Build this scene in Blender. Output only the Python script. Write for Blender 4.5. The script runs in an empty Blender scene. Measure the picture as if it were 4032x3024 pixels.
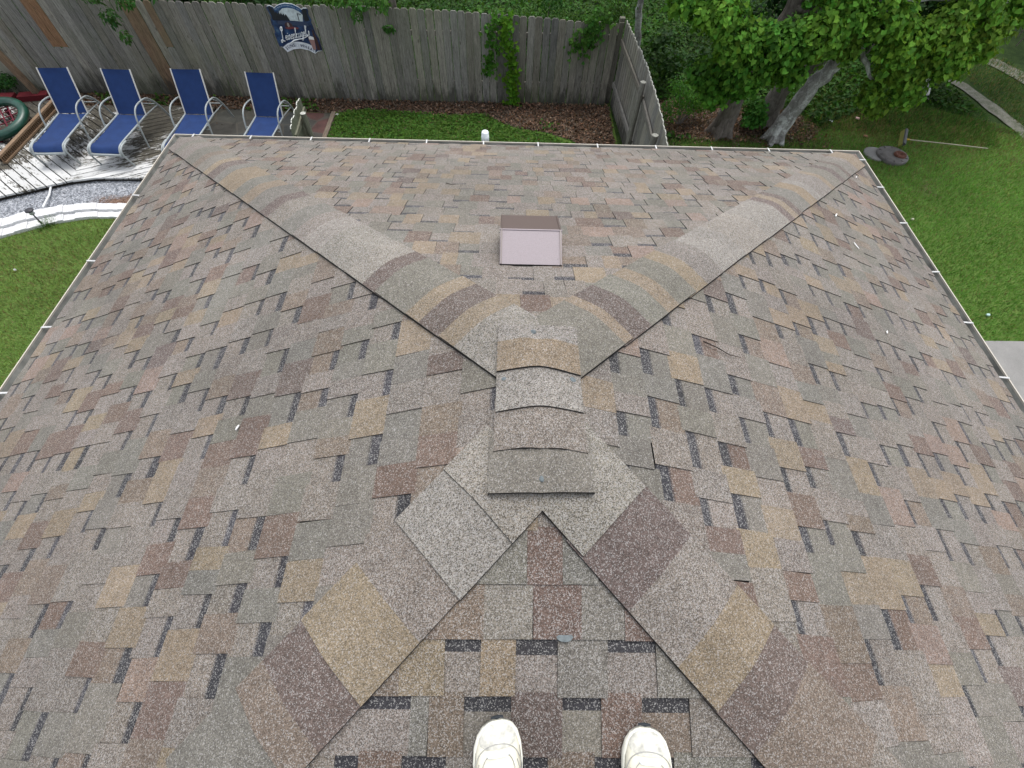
import bpy, bmesh, math, random
import numpy as np
from mathutils import Vector, Matrix
random.seed(7); rng = np.random.default_rng(11)
S = bpy.context.scene
COL = S.collection
# ------------------------------------------------------------------ camera
cam = bpy.data.objects.new('camera', bpy.data.cameras.new('camera')); COL.objects.link(cam)
cam.data.sensor_width = 36.0; cam.data.lens = 458.878 / 1024 * 36
cam.data.clip_start = 0.02; cam.data.clip_end = 500
Rr = Vector((0.999753, 0.007151, 0.021039)); Dn = Vector((0.017063, -0.853554, -0.520725)); Fw = Vector((0.014234, 0.520955, -0.853465))
CAM = Vector((-0.10594, -0.57565, 5.36935))
mw = Matrix.Identity(4)
for i in range(3):
    mw[i][0] = Rr[i]; mw[i][1] = -Dn[i]; mw[i][2] = -Fw[i]; mw[i][3] = CAM[i]
cam.matrix_world = mw; S.camera = cam
# ------------------------------------------------------------------ sky, sun, exposure
W = bpy.data.worlds.new('World'); S.world = W; W.use_nodes = True
nt = W.node_tree; nt.nodes.clear()
sky = nt.nodes.new('ShaderNodeTexSky'); sky.sky_type = 'NISHITA'; sky.sun_disc = False
SUN_EL, SUN_ROT = math.radians(70), math.radians(20)
sky.sun_elevation = SUN_EL; sky.sun_rotation = SUN_ROT; sky.dust_density = 3.0
hs = nt.nodes.new('ShaderNodeHueSaturation'); hs.inputs['Saturation'].default_value = 0.33
bg = nt.nodes.new('ShaderNodeBackground'); bg.inputs[1].default_value = 0.15
wo = nt.nodes.new('ShaderNodeOutputWorld')
nt.links.new(sky.outputs[0], hs.inputs['Color']); nt.links.new(hs.outputs[0], bg.inputs[0]); nt.links.new(bg.outputs[0], wo.inputs[0])
sl = bpy.data.lights.new('sun', 'SUN'); sl.energy = 0.85; sl.angle = math.radians(25); sl.color = (1, .985, .96)
sun = bpy.data.objects.new('sun', sl); COL.objects.link(sun)
sd = Vector((math.sin(SUN_ROT) * math.cos(SUN_EL), math.cos(SUN_ROT) * math.cos(SUN_EL), math.sin(SUN_EL)))
sun.rotation_euler = (-sd).to_track_quat('-Z', 'Y').to_euler(); sun.location = sd * 30
S.view_settings.view_transform = 'Standard'; S.view_settings.look = 'None'
S.view_settings.exposure = 1.08; S.view_settings.gamma = 1.0
# ------------------------------------------------------------------ helpers
def lin(c):
    c = [x / 255 for x in c[:3]]
    return tuple((x / 12.92 if x <= .04045 else ((x + .055) / 1.055) ** 2.4) for x in c)
def tag(o, label=None, cat=None, group=None, kind=None):
    if label: o['label'] = label
    if cat: o['category'] = cat
    if group: o['group'] = group
    if kind: o['kind'] = kind
    return o
def empty(name, loc=(0, 0, 0), rz=0.0, parent=None):
    o = bpy.data.objects.new(name, None); COL.objects.link(o); o.location = loc; o.rotation_euler = (0, 0, rz)
    o.empty_display_size = .1
    if parent: o.parent = parent
    return o
class MB:
    """collects polygons (with an optional colour each), builds one mesh object"""
    def __init__(s): s.v = []; s.f = []; s.c = []; s.sm = []; s.mi = []
    def poly(s, pts, col=(1, 1, 1, 1), smooth=False, mi=0):
        n = len(s.v); s.v += [tuple(p) for p in pts]; s.f.append(tuple(range(n, n + len(pts)))); s.c.append(col); s.sm.append(smooth); s.mi.append(mi)
    def grid(s, P, col=(1, 1, 1, 1), close_u=False, close_v=False, smooth=True, mi=0):
        P = np.asarray(P, float); a, b = P.shape[:2]; n = len(s.v); s.v += [tuple(x) for x in P.reshape(-1, 3)]
        for i in range(a - (0 if close_u else 1)):
            for j in range(b - (0 if close_v else 1)):
                i2, j2 = (i + 1) % a, (j + 1) % b
                s.f.append((n + i * b + j, n + i * b + j2, n + i2 * b + j2, n + i2 * b + j)); s.c.append(col); s.sm.append(smooth); s.mi.append(mi)
    def box(s, c, d, col=(1, 1, 1, 1), M=None, mi=0):
        c = Vector(c); h = Vector(d) / 2; V = []
        for z in (-1, 1):
            for y in (-1, 1):
                for x in (-1, 1):
                    p = Vector((x * h.x, y * h.y, z * h.z))
                    if M is not None: p = M @ p
                    V.append(p + c)
        n = len(s.v); s.v += [tuple(p) for p in V]
        for f in ((0, 2, 3, 1), (4, 5, 7, 6), (0, 1, 5, 4), (2, 6, 7, 3), (0, 4, 6, 2), (1, 3, 7, 5)):
            s.f.append(tuple(n + i for i in f)); s.c.append(col); s.sm.append(False); s.mi.append(mi)
    def beam(s, a, b, w, h, col=(1, 1, 1, 1), up=(0, 0, 1), mi=0):
        a, b = Vector(a), Vector(b); d = (b - a); L = d.length; d.normalize()
        u = Vector(up); x = d.cross(u)
        if x.length < 1e-4: x = d.cross(Vector((0, 1, 0)))
        x.normalize(); u = x.cross(d)
        M = Matrix((x, d, u)).transposed()
        s.box((a + b) / 2, (w, L, h), col, M, mi)
    def prism(s, poly, z0, z1, col=(1, 1, 1, 1), mi=0):
        n = len(poly)
        ar = sum(poly[i][0] * poly[(i + 1) % n][1] - poly[(i + 1) % n][0] * poly[i][1] for i in range(n))
        if ar < 0: poly = poly[::-1]
        s.poly([(p[0], p[1], z1) for p in poly], col, mi=mi); s.poly([(p[0], p[1], z0) for p in poly[::-1]], col, mi=mi)
        for i in range(n):
            a, b = poly[i], poly[(i + 1) % n]
            s.poly([(a[0], a[1], z0), (b[0], b[1], z0), (b[0], b[1], z1), (a[0], a[1], z1)], col, mi=mi)
    def tube(s, path, r, seg=8, col=(1, 1, 1, 1), cap=True, flat=1.0, mi=0, closed=False):
        P = [Vector(p) for p in path]; n = len(P)
        R = r if hasattr(r, '__len__') else [r] * n
        T = []
        for i in range(n):
            if closed: t = P[(i + 1) % n] - P[i - 1]
            else: t = P[min(i + 1, n - 1)] - P[max(i - 1, 0)]
            T.append(t.normalized())
        nrm = T[0].orthogonal().normalized(); rings = []
        if abs(T[0].z) < .95: nrm = (Vector((0, 0, 1)) - T[0] * T[0].z).normalized()
        for i in range(n):
            nrm = (nrm - T[i] * nrm.dot(T[i])).normalized(); bn = T[i].cross(nrm)
            rings.append([tuple(P[i] + (nrm * math.cos(2 * math.pi * k / seg) + bn * flat * math.sin(2 * math.pi * k / seg)) * R[i]) for k in range(seg)])
        s.grid(rings, col, close_u=closed, close_v=True, mi=mi)
        if cap and not closed:
            s.poly(rings[0][::-1], col, mi=mi); s.poly(rings[-1], col, mi=mi)
    def build(s, name, mat, parent=None, loc=None, rot=None, uv=False):
        me = bpy.data.meshes.new(name); me.from_pydata(s.v, [], s.f)
        mats = mat if isinstance(mat, (list, tuple)) else [mat]
        for m in mats: me.materials.append(m)
        nf = len(s.f)
        me.polygons.foreach_set('use_smooth', np.array(s.sm, bool))
        me.polygons.foreach_set('material_index', np.array(s.mi, np.int32))
        ln = np.array([len(f) for f in s.f]); c = np.array([tuple(x) + (1,) * (4 - len(x)) for x in s.c], np.float32)
        at = me.color_attributes.new('Col', 'FLOAT_COLOR', 'CORNER'); at.data.foreach_set('color', np.repeat(c, ln, axis=0).ravel())
        me.update()
        o = bpy.data.objects.new(name, me); COL.objects.link(o)
        if parent: o.parent = parent
        if loc: o.location = loc
        if rot: o.rotation_euler = rot
        return o
def tri_mesh(name, V, F, C, mat, parent=None, smooth=False):
    """fast mesh: V (n,3), F (m,k) all same k, C (m,4)"""
    me = bpy.data.meshes.new(name); m, k = F.shape
    me.vertices.add(len(V)); me.vertices.foreach_set('co', V.astype(np.float32).ravel())
    me.loops.add(m * k); me.loops.foreach_set('vertex_index', F.astype(np.int32).ravel())
    me.polygons.add(m); me.polygons.foreach_set('loop_start', np.arange(0, m * k, k, dtype=np.int32))
    me.polygons.foreach_set('use_smooth', np.full(m, smooth))
    me.materials.append(mat)
    at = me.color_attributes.new('Col', 'FLOAT_COLOR', 'CORNER'); at.data.foreach_set('color', np.repeat(C.astype(np.float32), k, axis=0).ravel())
    me.update(calc_edges=True); me.validate()
    o = bpy.data.objects.new(name, me); COL.objects.link(o)
    if parent: o.parent = parent
    return o
def clip(poly, a, b, c):
    """keep a*x+b*y<=c"""
    out = []
    for i in range(len(poly)):
        p, q = poly[i], poly[(i + 1) % len(poly)]
        dp, dq = a * p[0] + b * p[1] - c, a * q[0] + b * q[1] - c
        if dp <= 0: out.append(p)
        if (dp < 0 < dq) or (dq < 0 < dp):
            t = dp / (dp - dq); out.append((p[0] + (q[0] - p[0]) * t, p[1] + (q[1] - p[1]) * t))
    return out
# ------------------------------------------------------------------ materials
class NT:
    def __init__(s, name, rough=.8, spec=.3, metal=0.0):
        s.m = bpy.data.materials.new(name); s.m.use_nodes = True; s.t = s.m.node_tree; s.b = s.t.nodes['Principled BSDF']
        s.b.inputs['Roughness'].default_value = rough; s.b.inputs['Specular IOR Level'].default_value = spec; s.b.inputs['Metallic'].default_value = metal
    def n(s, typ, **kw):
        x = s.t.nodes.new('ShaderNode' + typ)
        for k, v in kw.items():
            if k.startswith('i_'):
                x.inputs[k[2:].replace('_', ' ')].default_value = v
            else: setattr(x, k, v)
        return x
    def l(s, a, b): s.t.links.new(a, b)
    def coord(s, scale=(1, 1, 1), rot=(0, 0, 0)):
        tc = s.n('TexCoord'); mp = s.n('Mapping'); mp.inputs['Scale'].default_value = scale; mp.inputs['Rotation'].default_value = rot
        s.l(tc.outputs['Object'], mp.inputs[0]); return mp.outputs[0]
    def noise(s, co, scale, detail=4, rough=.6, dist=0.0):
        x = s.n('TexNoise'); x.inputs['Scale'].default_value = scale; x.inputs['Detail'].default_value = detail; x.inputs['Roughness'].default_value = rough; x.inputs['Distortion'].default_value = dist
        s.l(co, x.inputs['Vector']); return x.outputs['Fac']
    def vor(s, co, scale, feature='F1', out='Color'):
        x = s.n('TexVoronoi'); x.feature = feature; x.inputs['Scale'].default_value = scale; s.l(co, x.inputs['Vector']); return x.outputs[out]
    def ramp(s, f, stops, interp='LINEAR'):
        x = s.n('ValToRGB'); r = x.color_ramp; r.interpolation = interp
        while len(r.elements) < len(stops): r.elements.new(.5)
        for e, (p, c) in zip(r.elements, stops):
            e.position = p; e.color = (c, c, c, 1) if not hasattr(c, '__len__') else tuple(c) + (1,)
        s.l(f, x.inputs[0]); return x.outputs['Color']
    def mix(s, f, a, b, mode='MIX'):
        x = s.n('Mix', data_type='RGBA', blend_type=mode)
        for v, i in ((f, 0), (a, 6), (b, 7)):
            if hasattr(v, 'node'): s.l(v, x.inputs[i])
            elif i == 0: x.inputs[0].default_value = v
            else: x.inputs[i].default_value = tuple(v) + (1,) * (4 - len(v))
        return x.outputs[2]
    def math(s, op, a, b=0.0, c=None):
        x = s.n('Math', operation=op)
        for i, v in enumerate((a, b) if c is None else (a, b, c)):
            if hasattr(v, 'node'): s.l(v, x.inputs[i])
            else: x.inputs[i].default_value = v
        return x.outputs[0]
    def sep(s, co):
        x = s.n('SeparateXYZ'); s.l(co, x.inputs[0]); return x.outputs
    def col(s): x = s.n('VertexColor', layer_name='Col'); return x.outputs['Color'], x.outputs['Alpha']
    def base(s, c): s.l(c, s.b.inputs['Base Color']); return s
    def rough(s, c): s.l(c, s.b.inputs['Roughness']); return s
    def bump(s, h, strength=.4, dist=.01):
        x = s.n('Bump'); x.inputs['Strength'].default_value = strength; x.inputs['Distance'].default_value = dist
        s.l(h, x.inputs['Height']); s.l(x.outputs[0], s.b.inputs['Normal']); return s
def mat_plain(name, c, rough=.6, var=.15, scale=20, spec=.3, metal=0, bump=0.0, bscale=80):
    t = NT(name, rough, spec, metal); co = t.coord(); f = t.noise(co, scale)
    a = tuple(x * (1 - var) for x in c); b = tuple(min(1, x * (1 + var)) for x in c)
    t.base(t.ramp(f, [(.3, a), (.7, b)]))
    if bump: t.bump(t.noise(co, bscale), bump, .003)
    return t.m
def m_shingle():
    t = NT('asphalt_granules', .9, .25); co = t.coord(); c, al = t.col()
    v = t.vor(co, 400.0); s1 = t.sep(v)[0]; s2 = t.sep(v)[1]
    n1 = t.noise(co, 260, 3, .7)
    dark = t.ramp(s1, [(0, .30), (.22, .55), (.5, .95), (.78, 1.25), (1, 1.75)])
    c2 = t.mix(t.math('ADD', .45, t.math('MULTIPLY', al, .5)), c, dark, 'MULTIPLY')
    hi = t.math('GREATER_THAN', s2, t.math('SUBTRACT', 1.0, t.math('MULTIPLY', al, .36)))
    c3 = t.mix(t.math('MULTIPLY', hi, .48), c2, (.56, .545, .52))
    big = t.ramp(t.noise(co, 1.3, 6, .65), [(.3, .57), (.7, .79)])
    med = t.ramp(t.noise(co, 28, 4, .7), [(.3, .86), (.7, 1.12)])
    c4 = t.mix(1.0, t.mix(1.0, c3, big, 'MULTIPLY'), med, 'MULTIPLY')
    t.base(c4); t.bump(t.math('ADD', s1, n1), .6, .0016)
    return t.m
def m_wood(name, axis='z', tint=(1, 1, 1), mold=True, gray=None):
    t = NT(name, .85, .2); c, al = t.col()
    sc = {'z': (14, 14, .9), 'y': (14, .9, 14), 'x': (.9, 14, 14)}[axis]
    co = t.coord(sc); co1 = t.coord()
    g = t.noise(co, 5, 6, .72, .6); g2 = t.noise(co, 22, 3, .6)
    r = t.ramp(g, [(.30, .38), (.5, .95), (.70, 1.45)])
    r2 = t.ramp(g2, [(.35, .72), (.6, 1.1)])
    cc = t.mix(1.0, t.mix(1.0, c, r, 'MULTIPLY'), r2, 'MULTIPLY')
    # knots
    k = t.vor(t.coord({'z': (7, 7, 3), 'y': (7, 3, 7), 'x': (3, 7, 7)}[axis]), 1.0, out='Distance')
    cc = t.mix(t.ramp(k, [(.06, .75), (.12, 0)]), cc, (.06, .05, .04))
    if mold:
        z = t.sep(co1)[2]; nz = t.noise(t.coord((6, 6, 1.6)), 1.5, 6, .75); reg = t.noise(t.coord((.5, .5, .01)), 1.0, 2)
        h = t.math('MULTIPLY', t.math('SUBTRACT', reg, .33), 1.9)
        d = t.math('SUBTRACT', t.math('ADD', h, t.math('MULTIPLY', t.math('SUBTRACT', nz, .5), 1.6)), z)
        cc = t.mix(t.ramp(d, [(.0, 0), (.28, .78)]), cc, (.035, .033, .028))
        gr = t.noise(co1, .8, 3); cc = t.mix(t.ramp(gr, [(.45, 0), (.75, .28)]), cc, (.16, .18, .09))
    t.base(cc); t.bump(g, .35, .004)
    return t.m
def m_leaf(name, sat=1.0):
    t = NT(name, .65, .10); c, al = t.col(); t.base(c)
    t.b.inputs['Subsurface Weight'].default_value = 0
    tr = t.n('BsdfTranslucent'); t.l(t.mix(1.0, c, (1.3, 1.3, .6), 'MULTIPLY'), tr.inputs[0])
    mx = t.n('MixShader'); mx.inputs[0].default_value = .3
    t.l(t.b.outputs[0], mx.inputs[1]); t.l(tr.outputs[0], mx.inputs[2]); t.l(mx.outputs[0], t.t.nodes['Material Output'].inputs[0])
    return t.m
def m_vcol(name, rough=.7, spec=.2, var=.2, scale=30, bump=0.0):
    t = NT(name, rough, spec); c, al = t.col(); co = t.coord()
    t.base(t.mix(1.0, c, t.ramp(t.noise(co, scale, 5), [(.3, 1 - var), (.7, 1 + var)]), 'MULTIPLY'))
    if bump: t.bump(t.noise(co, scale * 2, 4), bump, .005)
    return t.m
M_SH = m_shingle()
M_LEAF = m_leaf('leaf'); M_FENCE = m_wood('weathered_fence_wood'); M_RAIL = m_wood('weathered_rail_wood', 'y', mold=False)
M_VC = m_vcol('painted_parts')
M_WHITE = mat_plain('white_aluminium', (.52, .51, .48), .45, .12, 6, .5)
M_FRAME = mat_plain('frame_tube', (.27, .295, .295), .4, .12, 8, .5)
M_BLACK = mat_plain('dark_plastic', (.03, .03, .035), .5, .2)
# ================================================================== HOUSE
RZ, SL, RL, DE = 4.15, 5 / 12, 0.2846, 3.247
SF, KF = .39957, 1.04279      # far slope pitch, and its run per metre of side run
def roofz(x, y): return RZ - max(SL * abs(x), SF * (y - RL), -SL * y, 0.0)
CO = 1 / math.sqrt(1 + SL * SL)
PAL = {'grey': (lin((125, 121, 112)), .3), 'taupe': (lin((128, 119, 110)), .7), 'tan': (lin((142, 127, 107)), .4),
       'red': (lin((116, 98, 88)), .4), 'pink': (lin((140, 121, 109)), .45), 'plum': (lin((107, 94, 88)), .45),
       'light': (lin((136, 129, 119)), 1.0), 'dark': (lin((64, 63, 66)), .45), 'mud': (lin((125, 111, 98)), .45)}
MEAN = lin((120, 112, 103))
def pc(k, j=.07, mm=.14):
    c, a = PAL[k]
    if k != 'dark': c = tuple(x * (1 - mm) + m * mm for x, m in zip(c, MEAN))
    f = 1 + random.uniform(-j, j)
    return (c[0] * f * (1 + random.uniform(-.02, .02)), c[1] * f, c[2] * f * (1 + random.uniform(-.03, .03)), a)
def pick(prev=None):
    while True:
        k = random.choices(['taupe', 'grey', 'tan', 'red', 'pink', 'mud', 'plum'], [40, 26, 12, 9, 4, 8, 2])[0]
        if k != prev or random.random() < .35: return k
EDGE = (.040, .036, .033, 0)
house = empty('house', (0, 0, 0)); tag(house, 'hip roofed house covered in mottled brown and grey asphalt shingles', 'house')
FACES = {'left': (lambda u, d: (-d, u), lambda d: (-d, RL + KF * d)), 'right': (lambda u, d: (d, u), lambda d: (-d, RL + KF * d)),
         'far': (lambda u, d: (u, RL + d), lambda d: (-d / KF, d / KF)), 'near': (lambda u, d: (u, -d), lambda d: (-d, d))}
NEAR = {.4192: [(-.16, -.037, 1, 'grey'), (-.037, .062, 1, 'red'), (.062, .16, 1, 'grey')],
 .5622: [(-.42, -.279, 1, 'mud'), (-.279, -.154, 1, 'mud'), (-.154, -.02, 1, 'light'), (-.02, .115, 1, 'red'), (.115, .233, 1, 'grey'), (.233, .37, 1, 'red')],
 .7052: [(-.491, -.378, 1, 'mud'), (-.378, -.258, 1, 'tan'), (-.258, -.16, 0, 'taupe'), (-.16, -.065, 1, 'tan'), (-.065, .049, 0, 'taupe'), (.049, .185, 1, 'grey'), (.185, .316, 0, 'taupe'), (.316, .46, 1, 'grey')],
 .8482: [(-.485, -.343, 0, 'taupe'), (-.343, -.295, 1, 'grey'), (-.295, -.202, 1, 'mud'), (-.202, -.076, 0, 'grey'), (-.076, .061, 1, 'plum'), (.061, .165, 0, 'grey'), (.165, .274, 1, 'red'), (.274, .402, 0, 'mud'), (.402, .56, 1, 'taupe')],
 .9912: [(-.548, -.473, 0, 'taupe'), (-.473, -.36, 1, 'red'), (-.36, -.245, 0, 'grey'), (-.245, -.051, 1, 'taupe'), (-.051, .022, 0, 'grey'), (.022, .145, 1, 'mud'), (.145, .355, 0, 'taupe'), (.355, .56, 1, 'grey')]}
def shingle_face(mb, nm):
    fn, rg = FACES[nm]; E = .143; SS = SF if nm == 'far' else SL; CO = 1 / math.sqrt(1 + SS * SS)
    lo_c, hi_c = (0, 0)
    def Cl(p):  # clip in (u,v) to the face: u>=-d, u<=off+d
        off = RL if nm in ('left', 'right') else 0; k1 = 1 / KF if nm == 'far' else 1; k2 = KF if off else k1
        p = clip(p, -1, -CO * k1, 0.0); p = clip(p, 1, -CO * k2, off); return p
    def P(u, v, h):
        x, y = fn(u, v * CO); return (x, y, RZ - SS * v * CO + h)
    def slab(u0, u1, v0, v1, h0, h1, col, edge=True, sk=0):
        poly = [(u0, v0), (u1, v0), (u1 + sk, v1), (u0 + sk * .6, v1)]
        poly = Cl(poly)
        if len(poly) < 3: return
        hh = lambda v: h0 + (h1 - h0) * max(0, min(1, (v - v0) / (v1 - v0)))
        top = [P(u, v, hh(v)) for u, v in poly]
        a = Vector(top[1]) - Vector(top[0]); b = Vector(top[-1]) - Vector(top[0])
        flip = a.cross(b).z < 0
        mb.poly(top[::-1] if flip else top, col)
        if edge:
            n = len(poly)
            for i in range(n):
                (ua, va), (ub, vb) = poly[i], poly[(i + 1) % n]
                if abs(va - v0) < 1e-6 and abs(vb - v0) < 1e-6: continue
                q = [P(ua, va, hh(va)), P(ub, vb, hh(vb)), P(ub, vb, -.004), P(ua, va, -.004)]
                mb.poly(q if flip else q[::-1], EDGE)
    vmax = DE * (KF if nm == 'far' else 1) / CO; vb = .1332
    while vb - E < vmax:
        vt = vb - E; vb2 = min(vb, vmax)
        if vb2 - vt < .02: break
        vtt = max(vt, 0.0) - .012
        d = vb2 * CO; u, umax = rg(d); u -= random.uniform(0, .2)
        # base sheet
        last = None; raised = random.random() < .5; run = 0; seq = []
        if nm == 'near':
            for bt, s_ in NEAR.items():
                if abs(bt - vb) < .02: seq = list(s_)
        if seq: u = seq[0][0] - .6; 
        while u < umax:
            if seq and u > seq[0][0] - .07:
                s0, s1, rs, kk = seq.pop(0); s0 = min(s0, u); w0 = s1 - s0; u = s0
                if rs: slab(u, s1, vtt, vb2 + random.uniform(-.002, .002), .0075, .0125, tuple(x * .9 for x in pc(kk, .05, .08)[:3]) + (.6,), True, random.uniform(-.003, .003))
                else:
                    bw = random.uniform(.030, .040); slab(u - .004, s1 + .004, vtt, max(vt, 0) + bw, .002, .0035, pc('dark', .1), False)
                    slab(u - .004, s1 + .004, max(vt, 0) + bw, vb2, .0036, .0075, pc(kk), True)
                u = s1; raised = not rs; last = kk; continue
            w = random.choice([.09, .105, .115, .13, .15, .17]) * random.uniform(.92, 1.08)
            if raised:
                nsub = 1 if random.random() < .62 else 2; uu = u
                w0 = w if nsub == 1 else w * random.uniform(1.3, 1.9)
                j = random.uniform(-.0025, .0025); sk = random.uniform(-.006, .006)
                if random.random() < .06: j -= random.uniform(.01, .02)
                for q in range(nsub):
                    kk = pick(last); last = kk
                    slab(uu, uu + w0 / nsub, vtt, vb2 + j, .0065, .0108, pc(kk), True, sk); uu += w0 / nsub
                w = w0
            else:
                kk = random.choices(['taupe', 'grey', 'tan', 'red', 'mud'], [60, 22, 8, 5, 6])[0]; w = min(w, random.uniform(.085, .135))
                if random.random() < .82:
                    bw = random.uniform(.026, .045); dk = pc('dark', .12); fk = random.choice((1.0, 1.15, 1.4)); dk = tuple(x * fk for x in dk[:3]) + (.5,)
                    slab(u - .004, u + w + .004, vtt, max(vt, 0) + bw, .002, .0035, dk, False)
                    # granules thinning out of the dark band
                    m = tuple((a * .55 + b * .45) for a, b in zip(dk, pc(kk)))
                    slab(u - .004, u + w + .004, max(vt, 0) + bw, max(vt, 0) + bw + .007, .0035, .0037, m, False)
                    slab(u - .004, u + w + .004, max(vt, 0) + bw + .007, vb2, .0037, .0066, pc(kk), True)
                else:
                    slab(u - .004, u + w + .004, vtt, vb2, .002, .0075, pc(kk), True)
                last = kk
            u += w; raised = True if not raised else (random.random() < .12)
        vb += E
roof_bm = MB()
# deck under the shingles
def loop(D, z): return [(-D, -D, z), (D, -D, z), (D, RL + KF * D, z), (-D, RL + KF * D, z)]
c4 = loop(DE - .01, RZ - SL * (DE - .01) - .006); A_, B_ = (0, RL, RZ - .006), (0, 0, RZ - .006)
DKc = (.02, .02, .02, 0)
for q in ([c4[0], c4[1], B_], [c4[1], c4[2], A_, B_], [c4[2], c4[3], A_], [c4[3], c4[0], B_, A_]): roof_bm.poly(q, DKc)
for f in ('left', 'right', 'far', 'near'): shingle_face(roof_bm, f)
roof = roof_bm.build('roof', M_SH, house)
# ---- hip and ridge capping
def cap_piece(mb, org, e, w, l0, l1, bands, hip=True, hw=.147, lift=0.0, skew=0.0, tuck=.06, fold=False):
    kz = SL / math.sqrt(2) if hip else 0.0; kc = SL / math.sqrt(2) if hip else SL
    N = 10; A = [hw * (2 * i / N - 1) for i in range(N + 1)]; r = .035
    def P(l, a, h):
        ll = l + skew * a + .012 * (1 - (a / hw) ** 2) * 0
        x, y = org[0] + ll * e[0] + a * w[0], org[1] + ll * e[1] + a * w[1]; z = roofz(x, y)
        if not hip: z = z * .8 + (RZ - SL * abs(x)) * .2
        return (x, y, z - kc * (math.sqrt(a * a + r * r) - abs(a) - r * .5) + h)
    Ltot = l1 - l0 + tuck
    hf = lambda l: .0150 + lift + .0085 * (l - (l0 - tuck)) / Ltot
    cuts = [l0 - tuck]; 
    for fr, k in bands[:-1]: cuts.append(l0 + fr * (l1 - l0))
    cuts.append(l1)
    for (fr, k), a0, a1 in zip(bands, cuts[:-1], cuts[1:]):
        c = pc(k, .04, .10); ns = max(1, int((a1 - a0) / .06))
        for s_ in range(ns):
            q0 = a0 + (a1 - a0) * s_ / ns; q1 = a0 + (a1 - a0) * (s_ + 1) / ns
            mb.grid([[P(q0, a, hf(q0)) for a in A], [P(q1, a, hf(q1)) for a in A]], c)
    if fold:
        def Q(l, a): x = org[0] + l * e[0] + a * w[0]; y = org[1] + l * e[1] + a * w[1]; return (x, y, RZ - SL * max(abs(x), y - RL, 0) + .020 - .010 * (1 if abs(a) < .06 else 0))
        mb.grid([[Q(l0 - tuck - .10, a * .55) for a in A], [P(l0 - tuck, a, hf(l0 - tuck)) for a in A]], pc(bands[0][1], .03))
    # edges
    for s_ in (-1, 1):
        q = [P(l0 - tuck, s_ * hw, hf(l0 - tuck)), P(l1, s_ * hw, hf(l1)), P(l1, s_ * hw, .004), P(l0 - tuck, s_ * hw, .004)]
        mb.poly(q, EDGE)
    mb.grid([[P(l1, a, hf(l1)) for a in A], [P(l1, a, hf(l1) - .011) for a in A]], EDGE, smooth=False)
    c0 = P(0, 0, 0)
q2 = 1 / math.sqrt(2)
def rand_bands():
    n = random.choices([1, 2, 3], [35, 45, 20])[0]; ks = []
    for i in range(n): ks.append(random.choices(['taupe', 'grey', 'tan', 'plum', 'mud', 'light'], [30, 24, 20, 10, 8, 8])[0])
    cu = sorted(random.uniform(.2, .8) for _ in range(n - 1)) + [1]
    return list(zip(cu, ks))
e0, e1 = 1 / math.hypot(1, KF), KF / math.hypot(1, KF)
HIPS = {
 'near_left': ((0, 0), (-q2, -q2), (q2, -q2), [(.08, .26, [(1, 'light')]), (.26, .456, [(1, 'light')]), (.456, .81, [(.42, 'taupe'), (1, 'tan')]), (.81, 1.047, [(.6, 'plum'), (1, 'mud')])]),
 'near_right': ((0, 0), (q2, -q2), (q2, q2), [(.05, .31, [(1, 'light')]), (.31, .815, [(.36, 'plum'), (.72, 'taupe'), (1, 'tan')]), (.815, 1.196, [(.35, 'plum'), (1, 'mud')])]),
 'far_left': ((0, RL), (-e0, e1), (e1, e0), [(.0, .357, [(.75, 'light'), (1, 'tan')]), (.357, .574, [(.6, 'plum'), (1, 'tan')]), (.574, .817, [(1, 'grey')]), (.817, 1.08, [(.4, 'plum'), (1, 'light')]), (1.08, 1.383, [(1, 'light')]), (1.383, 1.692, [(.6, 'light'), (1, 'taupe')]), (1.692, 2.057, [(.5, 'grey'), (1, 'taupe')]), (2.057, 2.385, [(.4, 'plum'), (1, 'grey')]), (2.385, 2.70, [(.5, 'tan'), (1, 'grey')]), (2.70, 3.015, [(1, 'tan')]), (3.015, 3.30, [(.5, 'grey'), (1, 'plum')]), (3.30, 3.6, [(.4, 'tan'), (1, 'grey')]), (3.6, 3.968, [(.4, 'mud'), (1, 'grey')])]),
 'far_right': ((0, RL), (e0, e1), (-e1, e0), [(.0, .371, [(.85, 'grey'), (1, 'tan')]), (.371, .638, [(.5, 'plum'), (1, 'grey')]), (.638, .90, [(.4, 'tan'), (1, 'grey')]), (.90, 1.202, [(.4, 'tan'), (1, 'taupe')]), (1.202, 1.5, [(1, 'light')]), (1.5, 1.85, [(1, 'light')]), (1.85, 2.237, [(1, 'light')]), (2.237, 2.5, [(.4, 'plum'), (.7, 'tan'), (1, 'plum')]), (2.5, 2.709, [(1, 'grey')]), (2.709, 3.0, [(.6, 'tan'), (1, 'light')]), (3.0, 3.291, [(1, 'taupe')]), (3.291, 3.6, [(.35, 'tan'), (1, 'grey')]), (3.6, 3.871, [(.5, 'plum'), (1, 'grey')])]),
}
LH = DE * math.sqrt(2) - .05
for nm, (og, e, w, lst) in HIPS.items():
    mb = MB(); l = lst[-1][1]; lst = list(lst)
    while l < LH:
        n = min(LH, l + random.uniform(.28, .42)); lst.append((l, n, rand_bands())); l = n
    for i, (a, b, bands) in enumerate(lst):
        cap_piece(mb, og, e, w, a, b, bands, True, .147 + random.uniform(-.004, .004), 0.0, random.uniform(-.02, .02), .06 if i else .0)
    mb.build('hip_capping', M_SH, roof)
mb = MB()
rid = [(.42, .22, 'two'), (.22, .08, 'light'), (.08, -.05, 'taupe'), (-.05, -.168, 'grey')]
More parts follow.
